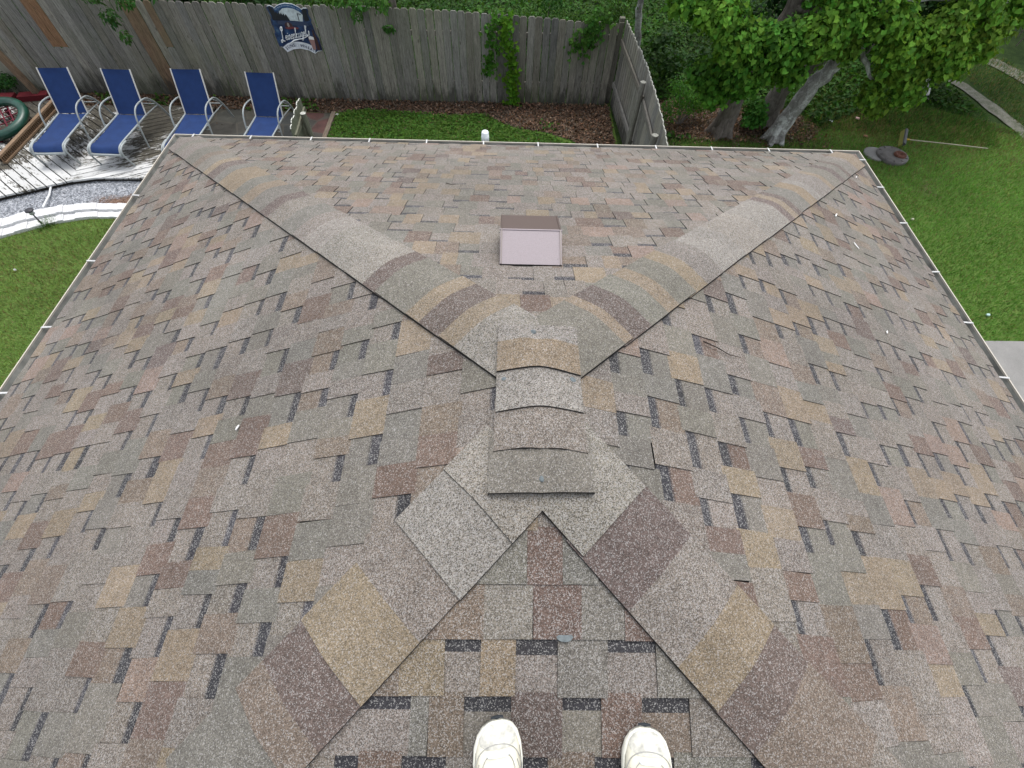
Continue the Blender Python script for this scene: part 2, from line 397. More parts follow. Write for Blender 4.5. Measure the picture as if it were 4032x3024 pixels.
for i, (a, b, k) in enumerate(rid):
    bands = [(.4, 'light'), (1, 'tan')] if k == 'two' else [(1, k)]
    cap_piece(mb, (0, 0), (0, -1), (1, 0), -a, -b, bands, False, [.135, .135, .138, .15][i], [.013, .011, .010, .012][i], random.uniform(-.04, .04), .05 if i else .0)
rc = mb.build('ridge_capping', M_SH, roof)
M_SEAL = mat_plain('sealant', (.12, .14, .145), .7, .25, 90, .2, bump=.5)
for i, (x, y, r, dz) in enumerate([(-.118, .097, .013, 0), (.108, .195, .011, 0), (.112, .097, .014, 0), (-.112, .195, .008, 0), (.0, -.13, .010, .0), (-.018, .375, .011, 0)]):
    mb = MB(); z = roofz(x, y) * .8 + (RZ - SL * abs(x)) * .2 + .0335 - (.006 if abs(x) < .05 else 0)
    rings = []
    for rr, h in ((1, 0), (.85, .002), (.4, .003), (.02, .003)):
        rings.append([(x + r * rr * math.cos(t) * random.uniform(.85, 1.15), y + r * rr * math.sin(t) * random.uniform(.8, 1.1), z - SL * (abs(x + r * rr * math.cos(t)) - abs(x)) + h) for t in np.linspace(0, 2 * math.pi, 12, endpoint=False)])
    rings.insert(0, [(p[0], p[1], p[2] - .02) for p in rings[0]])
    mb.grid(rings, close_v=True); mb.build('sealant_dab', M_SEAL, rc)
mb = MB(); x, y = .068, -.513
mb.prism([(x + .02 * math.cos(t) * random.uniform(.9, 1.2), y + .011 * math.sin(t)) for t in np.linspace(0, 2 * math.pi, 12, endpoint=False)], RZ - SL * .513 + .006, RZ - SL * .513 + .0145)
mb.build('sealant_dab', M_SEAL, roof)
# ---- slant back roof vent
vm = NT('vent_paint', .38, .6); co = vm.coord(); vm.base(vm.mix(vm.ramp(vm.noise(co, 60, 5, .8), [(.55, 0), (.75, .25)]), (.075, .047, .040), (.12, .085, .075))); M_VENT = vm.m
vm = NT('vent_panel_lilac', .6, .4); co = vm.coord(); cc = vm.ramp(vm.noise(co, 300, 3, .7), [(.3, (.22, .185, .195)), (.7, (.29, .252, .262))])  # front panel coloured lilac, lighter than the brown hood
z_ = vm.sep(co)[1]; sp = vm.ramp(vm.noise(co, 70, 3, .6), [(.66, 0), (.7, 1)]); sp2 = vm.math('MULTIPLY', sp, vm.ramp(vm.math('SUBTRACT', z_, .945), [(.0, 1), (.06, .0)]))
vm.base(vm.mix(sp2, cc, (.05, .045, .04))); vm.bump(vm.noise(co, 300, 2), .3, .001); M_VENT2 = vm.m
vent = empty('roof_vent', (0, 0, 0), parent=house); tag(vent, 'brown metal roof vent with lilac sloping front panel')
mb = MB(); x0, x1 = -.141, .138
rz = lambda y: RZ - SF * (y - RL)
pA, pB, pC = (.95, rz(.95) + .014), (1.113, 3.952), (1.315, 3.870)
mb.poly([(x0, pA[0], pA[1]), (x1, pA[0], pA[1]), (x1, pB[0], pB[1]), (x0, pB[0], pB[1])]); mb.build('front_panel', M_VENT2, vent)
mb = MB()
mb.poly([(x0 + .001, pB[0], pB[1] + .0015), (x1 - .001, pB[0], pB[1] + .0015), (x1 - .001, pC[0], pC[1]), (x0 + .001, pC[0], pC[1])])
mb.poly([(x0, pC[0], pC[1]), (x1, pC[0], pC[1]), (x1, pC[0], pC[1] - .03), (x0, pC[0], pC[1] - .03)])
for x, d in ((x0, -1), (x1, 1)):
    mb.poly([(x, pA[0], pA[1] - .02), (x, pA[0], pA[1]), (x, pB[0], pB[1]), (x, pC[0], pC[1]), (x, pC[0], rz(pC[0]) + .05), (x, 1.25, rz(1.25) - .01)])
    # folded seams standing 3 mm proud
    mb.beam((x - d * .006, pA[0], pA[1] + .001), (x - d * .006, pB[0], pB[1] + .003), .005, .006)
    mb.beam((x - d * .006, pB[0] + .003, pB[1] + .001), (x - d * .006, pC[0], pC[1] + .001), .006, .006)
mb.build('hood', M_VENT, vent)
mb = MB(); mb.beam((x0 - .003, pB[0], pB[1] + .0005), (x1 + .003, pB[0], pB[1] + .0005), .006, .005); mb.build('front_lip', M_VENT2, vent)
mb = MB()
mb.poly([(x0 - .09, .955, rz(.955)), (x1 + .09, .955, rz(.955)), (x1 + .09, 1.40, rz(1.40)), (x0 - .09, 1.40, rz(1.40))]); mb.build('flange', M_VENT, vent)
# ---- gutter
gm = NT('gutter_paint', .45, .5); co = gm.coord(); zz = gm.sep(co)[2]
dirt = gm.ramp(gm.noise(co, 9, 6, .75), [(.42, 0), (.7, .8)])
low = gm.ramp(gm.math('SUBTRACT', zz, 2.655), [(.01, .75), (.07, .12)])
gm.base(gm.mix(gm.math('MULTIPLY', dirt, low), (.46, .42, .35), (.17, .15, .12))); M_GUT = gm.m
mb = MB()
prof = [(3.266, 2.786), (3.266, 2.652), (3.345, 2.648), (3.352, 2.69), (3.378, 2.725), (3.384, 2.762), (3.384, 2.768), (3.3765, 2.768), (3.3765, 2.756), (3.376, 2.752), (3.371, 2.728), (3.345, 2.692), (3.340, 2.655), (3.269, 2.659), (3.269, 2.786)]
P = [loop(D - .038, z + .008) for D, z in prof]
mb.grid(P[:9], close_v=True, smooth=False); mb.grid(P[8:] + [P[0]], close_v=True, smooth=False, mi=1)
M_GIN = mat_plain('gutter_inside', (.22, .22, .20), .7, .45, 7)  # dirty grey, coloured darker still to stand for the shade in the trough
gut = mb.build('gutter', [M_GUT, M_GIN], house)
M_HANG = mat_plain('hanger_metal', (.42, .42, .41), .45, .2, 20, .5)
def hanger(x, y, nx, ny, tilt=0.0):
    m = MB(); M = Matrix.Rotation(math.atan2(ny, nx) + tilt, 3, 'Z')
    a = Vector((x, y, 0)) + M @ Vector((-.09, 0, 2.786)); b = Vector((x, y, 0)) + M @ Vector((.002, 0, 2.782))
    m.beam(a, b - Vector((nx, ny, 0)) * .006, .013, .003); m.build('hanger', M_HANG, gut)
for y in (2.84, 2.05, 1.40, .87, .3, -.3, -.95, -1.6, -2.3): hanger(-3.346, y, -1, 0, random.uniform(-.1, .1))
for y in (3.61, 3.19, 2.70, 2.12, 1.6, 1.12, .5, -.1, -.7, -1.4, -2.1): hanger(3.346, y, 1, 0, random.uniform(-.1, .1))
for x in (-3.15, -2.6, -2.02, -1.46, -.91, -.36, .17, .75, 1.32, 1.87, 2.43, 3.05): hanger(x, RL + 3.346 * KF, 0, 1, random.uniform(-.06, .06))
# drip edge, fascia, soffit, walls
mb = MB(); P = [loop(D, z) for D, z in [(3.224, 2.67), (3.224, 2.788), (3.20, 2.788), (3.20, 2.56), (3.224, 2.56)]]
mb.grid(P, close_u=True, close_v=True, smooth=False); mb.build('fascia', M_WHITE, house)
mb = MB(); P = [loop(D, z) for D, z in [(3.198, 2.60), (2.9, 2.60)]]; mb.grid(P, close_v=True, smooth=False); mb.build('soffit', M_WHITE, house)
sd_ = NT('lap_siding', .6, .3); co = sd_.coord(); z = sd_.sep(co)[2]; f = sd_.math('FRACT', sd_.math('MULTIPLY', z, 7.5)); sd_.base(sd_.ramp(sd_.noise(co, 2, 4), [(.3, (.48, .45, .39)), (.7, (.55, .52, .46))])); sd_.bump(f, .8, .02)
mb = MB(); mb.grid([loop(2.9, 0), loop(2.9, 2.599)], close_v=True, smooth=False); wall = mb.build('wall', sd_.m, house)
M_GLASS = NT('window_glass', .05, .6).m; M_GLASS.node_tree.nodes['Principled BSDF'].inputs['Base Color'].default_value = (.03, .04, .045, 1)
for wx, wy, nx, ny in ((-2.9, 1.6, -1, 0), (2.9, 1.4, 1, 0), (-1.2, RL + 2.9 * KF, 0, 1), (1.3, RL + 2.9 * KF, 0, 1)):
    mb = MB(); tx, ty = -ny, nx
    for s_ in (-1, 1):
        mb.box((wx + tx * s_ * .5 + nx * .02, wy + ty * s_ * .5 + ny * .02, 1.5), (.07 if nx == 0 else .05, .07 if ny == 0 else .05, 1.3))
        mb.box((wx + nx * .021, wy + ny * .021, 1.5 + s_ * .62), (.05 + abs(tx) * .88, .05 + abs(ty) * .88, .07))
    fr = mb.build('window', M_WHITE, house)
    mb = MB(); mb.box((wx + nx * .01, wy + ny * .01, 1.5), (.014 + abs(tx) * .94, .014 + abs(ty) * .94, 1.17)); mb.build('pane', M_GLASS, fr)
# pipe with white cap standing past the far gutter
pv = empty('vent_pipe', (0, 0, 0)); tag(pv, 'white capped round pipe with grey collar just past the far gutter', 'pipe')
mb = MB(); cx, cy = -.355, 4.0
def lathe(mb, cx, cy, prof, seg=20, col=(1, 1, 1, 1)): mb.grid([[(cx + r * math.cos(2 * math.pi * k / seg), cy + r * math.sin(2 * math.pi * k / seg), z) for k in range(seg)] for r, z in prof], col, close_v=True)
lathe(mb, cx, cy, [(.03, 0), (.03, 2.66)]); mb.build('pipe', mat_plain('pipe_grey', (.35, .35, .34), .6), pv)
mb = MB(); lathe(mb, cx, cy, [(.030, 2.56), (.066, 2.575), (.062, 2.60), (.036, 2.645), (.031, 2.66)]); mb.build('collar', mat_plain('collar_grey', (.42, .41, .38), .7), pv)
mb = MB(); lathe(mb, cx, cy, [(.034, 2.645), (.040, 2.647), (.0395, 2.70), (.037, 2.703), (.0365, 2.735), (.030, 2.745), (.001, 2.748)]); mb.build('cap', mat_plain('pvc_white', (.8, .84, .86), .4), pv)
# small marks on the roof
roof_side = roofz
M_CHIP = mat_plain('white_chip', (.75, .74, .72), .6)
def chip(x, y, L, wd, ang, label, nm='paint_flake', cat='flake', mat=None, h=.004):
    mb = MB(); pts = []
    for t in np.linspace(0, 2 * math.pi, 9, endpoint=False):
        a, b = L * math.cos(t) * random.uniform(.7, 1.1), wd * math.sin(t) * random.uniform(.7, 1.1)
        px, py = x + a * math.cos(ang) - b * math.sin(ang), y + a * math.sin(ang) + b * math.cos(ang)
        pts.append((px, py, roof_side(px, py) + .0145))
    mb.poly([(p[0], p[1], p[2] + h) for p in pts]); mb.grid([pts, [(p[0], p[1], p[2] + h) for p in pts]], close_v=True)
    tag(mb.build(nm, mat or M_CHIP), label, cat)
chip(-1.186, .233, .013, .005, 1.2, 'largest white flake on the left slope of the roof')
chip(2.262, 2.21, .034, .006, .9, 'long white flake below the right hip, far down the right slope')
chip(2.311, 1.918, .035, .006, -1.2, 'short white streak beside a dark shingle notch on the right slope')
chip(2.121, 1.098, .02, .005, .9, 'white flake lowest in the photo on the right slope')
chip(2.943, 3.096, .02, .005, .8, 'white flake closest to the far right corner of the roof')
mb = MB(); tw = [(.70, .555), (.76, .545), (.82, .525), (.88, .53)]
mb.tube([(a, b, roof_side(a, b) + .018 + random.uniform(0, .003)) for a, b in tw], [.003, .0025, .002, .001], 6); tag(mb.build('twig', mat_plain('twig_bark', (.03, .022, .018), .9)), 'thin dark twig lying on the right slope of the roof', 'twig')
mb = MB(); tw = [(-.54, 2.25), (-.5, 2.22), (-.45, 2.23)]
mb.tube([(a, b, roof_side(a, b) + .018) for a, b in tw], [.003, .0025, .001], 6); tag(mb.build('twig', bpy.data.materials['twig_bark']), 'tiny curled twig on the far slope of the roof', 'twig')
HOUSE_OBJS = set(o.name for o in COL.objects)
# ================================================================== GROUND
def sheet(name, poly, z, mat, kind='structure', sub=0):
    mb = MB(); mb.poly([(p[0], p[1], z) for p in poly]); o = mb.build(name, mat); o['kind'] = kind; return o
def m_ground(name, stops, scale=6, fine=60, bump=.6, patch=None):
    t = NT(name, .95, .1); co = t.coord()
    a = t.noise(co, scale, 6, .7); f = t.noise(co, fine, 4, .7)
    c = t.ramp(t.math('ADD', t.math('MULTIPLY', a, .5), t.math('MULTIPLY', f, .5)), stops)
    if patch:
        c = t.mix(t.ramp(t.noise(co, patch[0], 4, .6), [(patch[1], 0), (patch[1] + .1, 1)]), c, patch[2])
    t.base(c); t.bump(f, bump, .02); return t.m
G_LAWN = m_ground('lawn_soil', [(.35, (.05, .09, .017)), (.55, (.085, .14, .03)), (.7, (.14, .17, .06))], 3, 70, patch=(.9, .62, (.10, .095, .045)))
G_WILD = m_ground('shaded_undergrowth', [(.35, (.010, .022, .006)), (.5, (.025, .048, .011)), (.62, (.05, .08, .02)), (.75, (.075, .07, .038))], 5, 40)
big = 60
sheet('ground', [(-big, -big), (big, -big), (big, big), (-big, big)], -.012, G_WILD)
sheet('lawn', [(-14, -12), (14, -12), (14, 7.6), (11.5, 9.0), (9, 9.6), (6, 9.0), (2.14, 8.3), (2.14, 9.97), (-14, 9.97)], 0.0, G_LAWN)
LIT = NT('leaf_mulch', .9, .15); co = LIT.coord(); v = LIT.vor(LIT.coord((1, 1, 1)), 38)
LIT.base(LIT.ramp(LIT.sep(v)[0], [(0, (.022, .014, .010)), (.4, (.065, .043, .031)), (.75, (.13, .092, .068)), (1, (.24, .19, .15))])); LIT.bump(LIT.sep(v)[1], 1, .02)
MUL = [(-9.4, 9.96), (-9.2, 9.35), (-8.0, 9.42), (-6.6, 9.45), (-5.0, 9.5), (-3.8, 9.42), (-3.2, 9.62), (-2.3, 9.5), (-1.2, 9.45), (-.62, 9.5), (-.3, 9.22), (.15, 8.98), (.65, 8.88), (1.2, 8.6), (1.6, 8.0), (2.06, 7.6), (2.1, 9.96)]
sheet('mulch_bed', MUL, .006, LIT.m)
TRB = [(2.3, 9.9), (2.5, 9.2), (3.3, 8.8), (4.2, 8.7), (5.2, 8.65), (6.2, 8.75), (6.6, 9.2), (6.2, 9.9), (4.0, 10.4)]
sheet('litter_bed', TRB, .006, LIT.m)
# slate patio
t = NT('slate', .6, .35); co = t.coord(); v = t.vor(co, 1.9); vd = t.vor(co, 1.9, 'DISTANCE_TO_EDGE', 'Distance')
c = t.ramp(t.sep(v)[0], [(0, (.028, .031, .030)), (.3, (.042, .040, .031)), (.6, (.032, .030, .025)), (.86, (.06, .026, .022)), (.95, (.036, .036, .030))], 'CONSTANT')
c = t.mix(1.0, c, t.ramp(t.noise(co, 5, 6, .7), [(.3, .6), (.7, 1.5)]), 'MULTIPLY'); c = t.mix(t.ramp(vd, [(.012, 1), (.03, 0)]), c, (.055, .05, .04))
t.base(c); t.bump(vd, .5, .01)
sheet('patio', [(-6.3, 6.4), (-3.84, 6.4), (-3.84, 9.4), (-6.3, 9.5)], .014, t.m)
mb = MB(); mb.beam((-3.80, 6.4, .02), (-3.80, 9.4, .02), .09, .07, (.15, .12, .09, 1)); tag(mb.build('edging_board', m_wood('edging_wood', 'y', mold=False)), 'old timber edging between slate patio and grass', 'edging')
# gravel path
t = NT('grey_gravel', .9, .2); co = t.coord(); v = t.vor(co, 45); c = t.ramp(t.sep(v)[0], [(0, (.10, .11, .12)), (.5, (.22, .23, .25)), (1, (.42, .43, .45))])
px = t.sep(co); w_ = t.noise(co, 2.5, 4, .6)
br = t.math('ADD', t.math('SUBTRACT', 6.62, px[1]), t.math('MULTIPLY', t.math('SUBTRACT', w_, .5), .35)); brx = t.math('ADD', px[0], 7.55)
m_ = t.math('MULTIPLY', t.ramp(br, [(.0, 0), (.12, 1)]), t.ramp(brx, [(.0, 0), (.45, 1)]))
t.base(t.mix(t.math('MULTIPLY', m_, .9), c, t.ramp(t.sep(v)[1], [(0, (.07, .035, .02)), (1, (.19, .11, .07))]))); t.bump(t.sep(v)[2], 1, .015)
DF = [(-12.5, 4.2), (-10.4, 5.55), (-9.4, 6.14), (-8.95, 6.39), (-8.42, 6.65), (-8.04, 6.83), (-7.59, 6.95), (-6.75, 6.98), (-5.9, 6.9), (-4.5, 6.6)]
GL = [(-12.2, 3.4), (-10.2, 4.9), (-9.2, 5.5), (-8.7, 5.79), (-8.29, 6.03), (-7.8, 6.2), (-7.34, 6.27), (-6.81, 6.27), (-6.0, 6.2), (-4.4, 5.9)]
BL = [(-12.0, 3.0), (-10.0, 4.55), (-9.0, 5.15), (-8.5, 5.44), (-8.09, 5.67), (-7.79, 5.82), (-7.3, 5.96), (-6.82, 5.98), (-6.0, 5.92), (-4.3, 5.6)]
sheet('gravel_path', [(a, b + .08) for a, b in DF] + GL[::-1], .012, t.m)
# white painted brick kerb: every brick its own slab, one curved edging
M_BRK = m_ground('white_painted_brick', [(.35, (.40, .41, .42)), (.5, (.60, .60, .60)), (.7, (.72, .72, .71))], 8, 40, .5)
kerb = MB()
def lerp(P, s):
    d = [0]; 
    for i in range(1, len(P)): d.append(d[-1] + math.dist(P[i], P[i - 1]))
    s = s * d[-1]
    for i in range(1, len(P)):
        if s <= d[i] or i == len(P) - 1:
            f = (s - d[i - 1]) / (d[i] - d[i - 1]); return tuple(a + (b - a) * f for a, b in zip(P[i - 1], P[i]))
nb = 96
for i in range(nb):
    a, b = i / nb + .0001, (i + 1) / nb - .0001; h = random.uniform(.070, .088)
    G0, G1, B0, B1 = lerp(GL, a), lerp(GL, b), lerp(BL, a), lerp(BL, b)
    mid = lambda p, q, f: tuple(x + (y - x) * f for x, y in zip(p, q))
    kerb.prism([mid(G0, B0, 0), mid(G1, B1, 0), mid(G1, B1, .53), mid(G0, B0, .53)], -.01, h + .012)
    kerb.prism([mid(G0, B0, .54), mid(G1, B1, .54), B1, B0], -.01, h - .03)
tag(kerb.build('brick_edging', M_BRK), 'white painted brick edging curving between gravel and lawn', 'kerb')
# concrete slab, gravel wheel tracks
M_CONC = m_ground('concrete', [(.3, (.16, .157, .147)), (.5, (.215, .21, .20)), (.75, (.28, .27, .255))], 2.5, 90, .25)
mb = MB(); mb.prism([(3.9, -6), (12, -6), (12, 3.56), (3.9, 3.56)], -.05, .03); o = mb.build('driveway_slab', M_CONC); o['kind'] = 'structure'
G_TRK = m_ground('gravel_track', [(.38, (.05, .06, .03)), (.5, (.14, .14, .11)), (.7, (.27, .26, .23))], 5, 60, .6)
def ribbon(pts, w0, w1):
    L, Rt = [], []
    for i, p in enumerate(pts):
        a, b = pts[max(0, i - 1)], pts[min(len(pts) - 1, i + 1)]; d = Vector((b[0] - a[0], b[1] - a[1])).normalized()
        w = w0 + (w1 - w0) * i / (len(pts) - 1); w *= random.uniform(.8, 1.2)
        L.append((p[0] - d.y * w / 2, p[1] + d.x * w / 2)); Rt.append((p[0] + d.y * w / 2, p[1] - d.x * w / 2))
    return L + Rt[::-1]
def dense(P, n): return [lerp(P, i / n) for i in range(n + 1)]
sheet('wheel_track', ribbon(dense([(10.2, 12.2), (10.75, 11.2), (10.9, 10.4), (11.1, 9.1), (11.5, 7.0)], 24), .28, .42), .008, G_TRK)
sheet('wheel_track', ribbon(dense([(11.4, 14.0), (12.0, 12.8), (12.45, 11.8), (12.9, 10.0)], 20), .4, .5), .008, G_TRK)
# ================================================================== DECK
DK = empty('deck'); tag(DK, 'weathered timber deck with peeling white paint under the blue loungers', 'deck')
def m_deck(name, ang, bx):
    t = NT(name, .8, .25); c0, al = t.col(); co = t.coord()
    r1 = t.n('Mapping'); r1.inputs['Rotation'].default_value = (0, 0, -ang); t.l(co, r1.inputs[0])
    r2 = t.n('Mapping'); r2.inputs['Scale'].default_value = (1.0, 3.6, 1); t.l(r1.outputs[0], r2.inputs[0])
    n1 = t.noise(r2.outputs[0], 5, 9, .80, .3); n2 = t.noise(co, 1.1, 4, .6); pxy = t.sep(co)
    f = t.math('ADD', n1, t.math('MULTIPLY', t.math('SUBTRACT', n2, .5), .7))
    f = t.math('SUBTRACT', f, t.math('MULTIPLY', t.math('SUBTRACT', pxy[1], 7.30), bx))
    m_ = t.ramp(f, [(.45, 0), (.51, 1)])
    wd = t.ramp(t.noise(r2.outputs[0], 12, 6, .7), [(.3, (.022, .020, .018)), (.55, (.075, .068, .052)), (.8, (.17, .155, .11))])
    t.base(t.mix(m_, wd, t.mix(1.0, (.50, .50, .485), c0, 'MULTIPLY'))); t.bump(m_, .3, .003); return t.m
M_DECKL = m_deck('peeling_paint_left', math.atan2(-.40, .52), .05); M_DECKR = m_deck('peeling_paint_right', math.atan2(.59, 1.19), .10)
DREG_L = [(-8.05, 6.83), (-8.42, 6.65), (-8.95, 6.39), (-9.4, 6.14), (-10.4, 5.55), (-12.5, 4.2), (-14, 4.2), (-14, 9.9), (-9.6, 9.75), (-9.2, 9.3), (-8.05, 9.4)]
DREG_R = [(-8.05, 6.83), (-7.59, 6.95), (-6.75, 6.98), (-6.28, 6.96), (-6.28, 9.42), (-8.05, 9.4)]
def deck_boards(reg, d, org):
    mb = MB(); d = Vector(d).normalized(); n = Vector((-d.y, d.x)); w = .14
    for k in range(-60, 60):
        c0 = n.dot(Vector(org)) + k * w
        p = clip(clip(reg, n.x, n.y, c0 + w - .018), -n.x, -n.y, -c0)
        if len(p) < 3: continue
        g = random.uniform(.88, 1.06); z = .1 + random.uniform(-.003, .003)
        mb.prism(p, z - .03, z, (g, g, g, 1))
    return mb
deck_boards(DREG_L, (.52, -.40), (-8.05, 6.83)).build('deck_boards', M_DECKL, DK)
deck_boards(DREG_R, (1.19, .59), (-8.05, 6.83)).build('deck_boards', M_DECKR, DK)
mb = MB(); mb.c
mb.prism([(p[0], p[1] + .03) for p in DREG_L], -.004, .055, (.02, .018, .015, 1)); mb.prism([(p[0], p[1] + .03) for p in DREG_R], -.0045, .0555, (.02, .018, .015, 1)); mb.build('deck_frame', M_VC, DK)
# red painted kerb at the back left of the deck
mb = MB(); mb.beam((-12, 9.2, .12), (-10.35, 9.45, .12), .22, .2, (.09, .008, .012, 1)); mb.beam((-10.3, 9.5, .11), (-9.75, 9.62, .11), .2, .18, (.09, .008, .012, 1))
tag(mb.build('planter_edge', M_VC), 'dark red painted planter edge at the back of the deck', 'planter')
# ================================================================== FENCES
random.seed(21)
def fcol(f=1.0):
    g = random.uniform(.75, 1.25) * f; w = random.uniform(-.008, .010)
    return (.205 * g + w, .195 * g + w * .5, .172 * g - w * .6, 1)
BF = empty('wooden_fence', (0, 0, 0)); tag(BF, 'long weathered grey board fence running behind the loungers and the sign', 'fence')
def dogear(mb, c, tx, ty, w, z0, z1, th, col, topcol=None, lean=0.0):
    """vertical board with clipped corners; c=(x,y) centre, (tx,ty) tangent"""
    e = .03; nx, ny = -ty, tx
    prof = [(-w / 2, z0), (w / 2, z0), (w / 2, z1 - e), (w / 2 - e, z1), (-w / 2 + e, z1), (-w / 2, z1 - e)]
    F = [(c[0] + tx * (a + lean * z) + nx * th / 2, c[1] + ty * (a + lean * z) + ny * th / 2, z) for a, z in prof]
    Bk = [(c[0] + tx * (a + lean * z) - nx * th / 2, c[1] + ty * (a + lean * z) - ny * th / 2, z) for a, z in prof]
    mb.poly(F[::-1], col); mb.poly(Bk, col)
    for i in range(6):
        j = (i + 1) % 6; cc = topcol if (topcol and 2 <= i <= 4) else col
        mb.poly([F[i], F[j], Bk[j], Bk[i]], cc)
mb = MB(); x = 2.02; brown = {}
while x > -15.5:
    w = random.choice([.138, .140, .142]) if random.random() < .93 else .10
    ht = np.interp(x, [-16, -6, -2, -.8, 0, .9, 2.1], [1.72, 1.70, 1.70, 1.66, 1.61, 1.56, 1.50]) + random.uniform(-.012, .012)
    y = 9.95 + random.uniform(-.011, .011) + float(np.interp(x, [-15, -3, -2.3, -1.5, 2.1], [.05, 0, -.02, 0, .1]))
    xc = x - w / 2
    isb = (-9.3 < xc < -9.0) or (-7.42 < xc < -7.18) or (-7.0 < xc < -6.88)
    if isb:
        m2 = MB(); 
        if xc < -8.9: dogear(m2, (xc, y), 1, 0, w, .9, ht, .017, (.22, .125, .07, 1)); dogear(mb, (xc, y), 1, 0, w, .02, .897, .017, fcol())
        elif xc < -7.1: dogear(m2, (xc, y), 1, 0, w, .02, ht, .017, (.19, .125, .08, 1))
        else: dogear(m2, (xc, y), 1, 0, w, .95, ht, .017, (.19, .13, .085, 1)); dogear(mb, (xc, y), 1, 0, w, .02, .947, .017, fcol())
        tag(m2.build('picket', M_FENCE, BF), 'replacement board still brown')
    else: dogear(mb, (xc, y), 1, 0, w, -.02, ht, .017, fcol(), None, random.uniform(-.004, .004))
    x -= w + random.uniform(.006, .016)
mb.build('picket_panel', M_FENCE, BF)
mb = MB()
for z in (.35, 1.25): mb.beam((-15.5, 10.03, z), (2.1, 10.1, z), .04, .09, (.13, .12, .10, 1))
mb.build('rail', m_wood('rail_wood_x', 'x', mold=False), BF)
for i, px_ in enumerate(np.arange(-14.5, 2.1, 2.37)):
    m2 = MB(); m2.beam((px_, 10.12, 0), (px_, 10.12, 1.5), .09, .09, (.14, .13, .11, 1), up=(0, 1, 0)); m2.build('post', M_FENCE, BF)
m2 = MB(); m2.beam((2.1, 10.16, 0), (2.1, 10.16, 1.56), .10, .10, (.15, .14, .12, 1), up=(0, 1, 0)); m2.build('post', M_FENCE, BF)
SF = empty('wooden_fence', (0, 0, 0)); tag(SF, 'short grey side fence with exposed rails and pale cut picket tops', 'fence')
mb = MB(); y = 10.08
while y > 4.1:
    w = .14; xx = 2.14 + .10 * math.sin((10.1 - y) / 4.3 * math.pi * .9) * (1 if y > 5.5 else .5)
    ht = 1.56 + random.uniform(-.012, .012) + (.03 if y < 9 else 0)
    dogear(mb, (xx + .03, y - w / 2), 0, 1, w, -.02, ht, .017, fcol(1.12), (.34, .34, .30, 1), 0); y -= w + random.uniform(.003, .009)
mb.build('picket_panel', M_FENCE, SF)
M_RY = m_wood('rail_wood_y', 'y', mold=False)
for z in (.42, 1.2):
    for (ya, yb) in ((10.05, 7.84), (7.8, 6.3), (6.26, 4.2)):
        m2 = MB(); fx = lambda y: 2.14 + .10 * math.sin((10.1 - y) / 4.3 * math.pi * .9) * (1 if y > 5.5 else .5) - .005
        m2.beam((fx(ya), ya, z + random.uniform(-.02, .02)), (fx(yb), yb, z + random.uniform(-.02, .02)), .036, .088, fcol(.9)); m2.build('rail', M_RY, SF)
for (yy, rr, hh) in ((7.82, .05, 1.5), (6.28, .05, 1.48)):
    m2 = MB(); lathe(m2, fx(yy) - .07, yy, [(rr, 0), (rr, hh), (rr * .99, hh + .004)], 14, fcol(.95)); lathe(m2, fx(yy) - .07, yy, [(rr * .99, hh + .004), (.001, hh + .006)], 14, (.24, .24, .21, 1)); m2.build('post', M_FENCE, SF)
MF = empty('wooden_fence', (0, 0, 0)); tag(MF, 'low picket stub with round post on the slate patio right of the loungers', 'fence')
mb = MB()
for k in range(7):
    yy = 8.5 - k * .145; dogear(mb, (-4.06 + k * .012, yy), 0, 1, .138, .0, .78 + (-.0 if k % 2 else -.03), .018, (.15, .16, .12, 1), (.6, .6, .55, 1))
mb.build('picket_panel', M_FENCE, MF)
m2 = MB(); lathe(m2, -3.91, 8.12, [(.055, 0), (.052, .70)], 14, (.19, .19, .15, 1)); lathe(m2, -3.91, 8.12, [(.052, .70), (.001, .704)], 14, (.42, .42, .38, 1)); m2.build('post', M_FENCE, MF)
m2 = MB(); m2.beam((-4.03, 8.55, .55), (-3.96, 7.6, .55), .036, .085, (.15, .15, .11, 1)); m2.build('rail', M_RY, MF)
# leaning brown posts at the far left
mb = MB(); mb.beam((-9.95, 9.62, 0), (-10.15, 9.5, 1.9), .10, .10, (.17, .115, .075, 1), up=(0, 1, 0)); tag(mb.build('wooden_post', M_FENCE), 'bare brown timber post standing left of the loungers by the fence', 'post')
# ================================================================== SIGN
SG = empty('bar_sign', (0, 0, 0)); tag(SG, 'cut out blue beer sign with white script lettering hung on the grey fence', 'sign')
OUT = [(-4.649, 1.681), (-4.597, 1.698), (-4.551, 1.676), (-4.526, 1.656), (-4.47, 1.69), (-4.414, 1.713), (-4.35, 1.728), (-4.294, 1.736), (-4.23, 1.733), (-4.165, 1.726), (-4.07, 1.684), (-4.022, 1.648), (-3.987, 1.667), (-3.92, 1.669), (-3.911, 1.632), (-3.934, 1.566), (-3.902, 1.482), (-3.921, 1.443), (-3.908, 1.366), (-3.897, 1.248), (-3.863, 1.179), (-3.862, .962), (-3.94, .95), (-4.009, .906), (-4.125, .967), (-4.258, .993), (-4.419, .977), (-4.56, .921), (-4.61, 1.004), (-4.664, 1.018), (-4.677, 1.242), (-4.649, 1.267), (-4.646, 1.37), (-4.667, 1.375), (-4.656, 1.476), (-4.628, 1.495), (-4.644, 1.589), (-4.659, 1.644)]
SY = 9.925
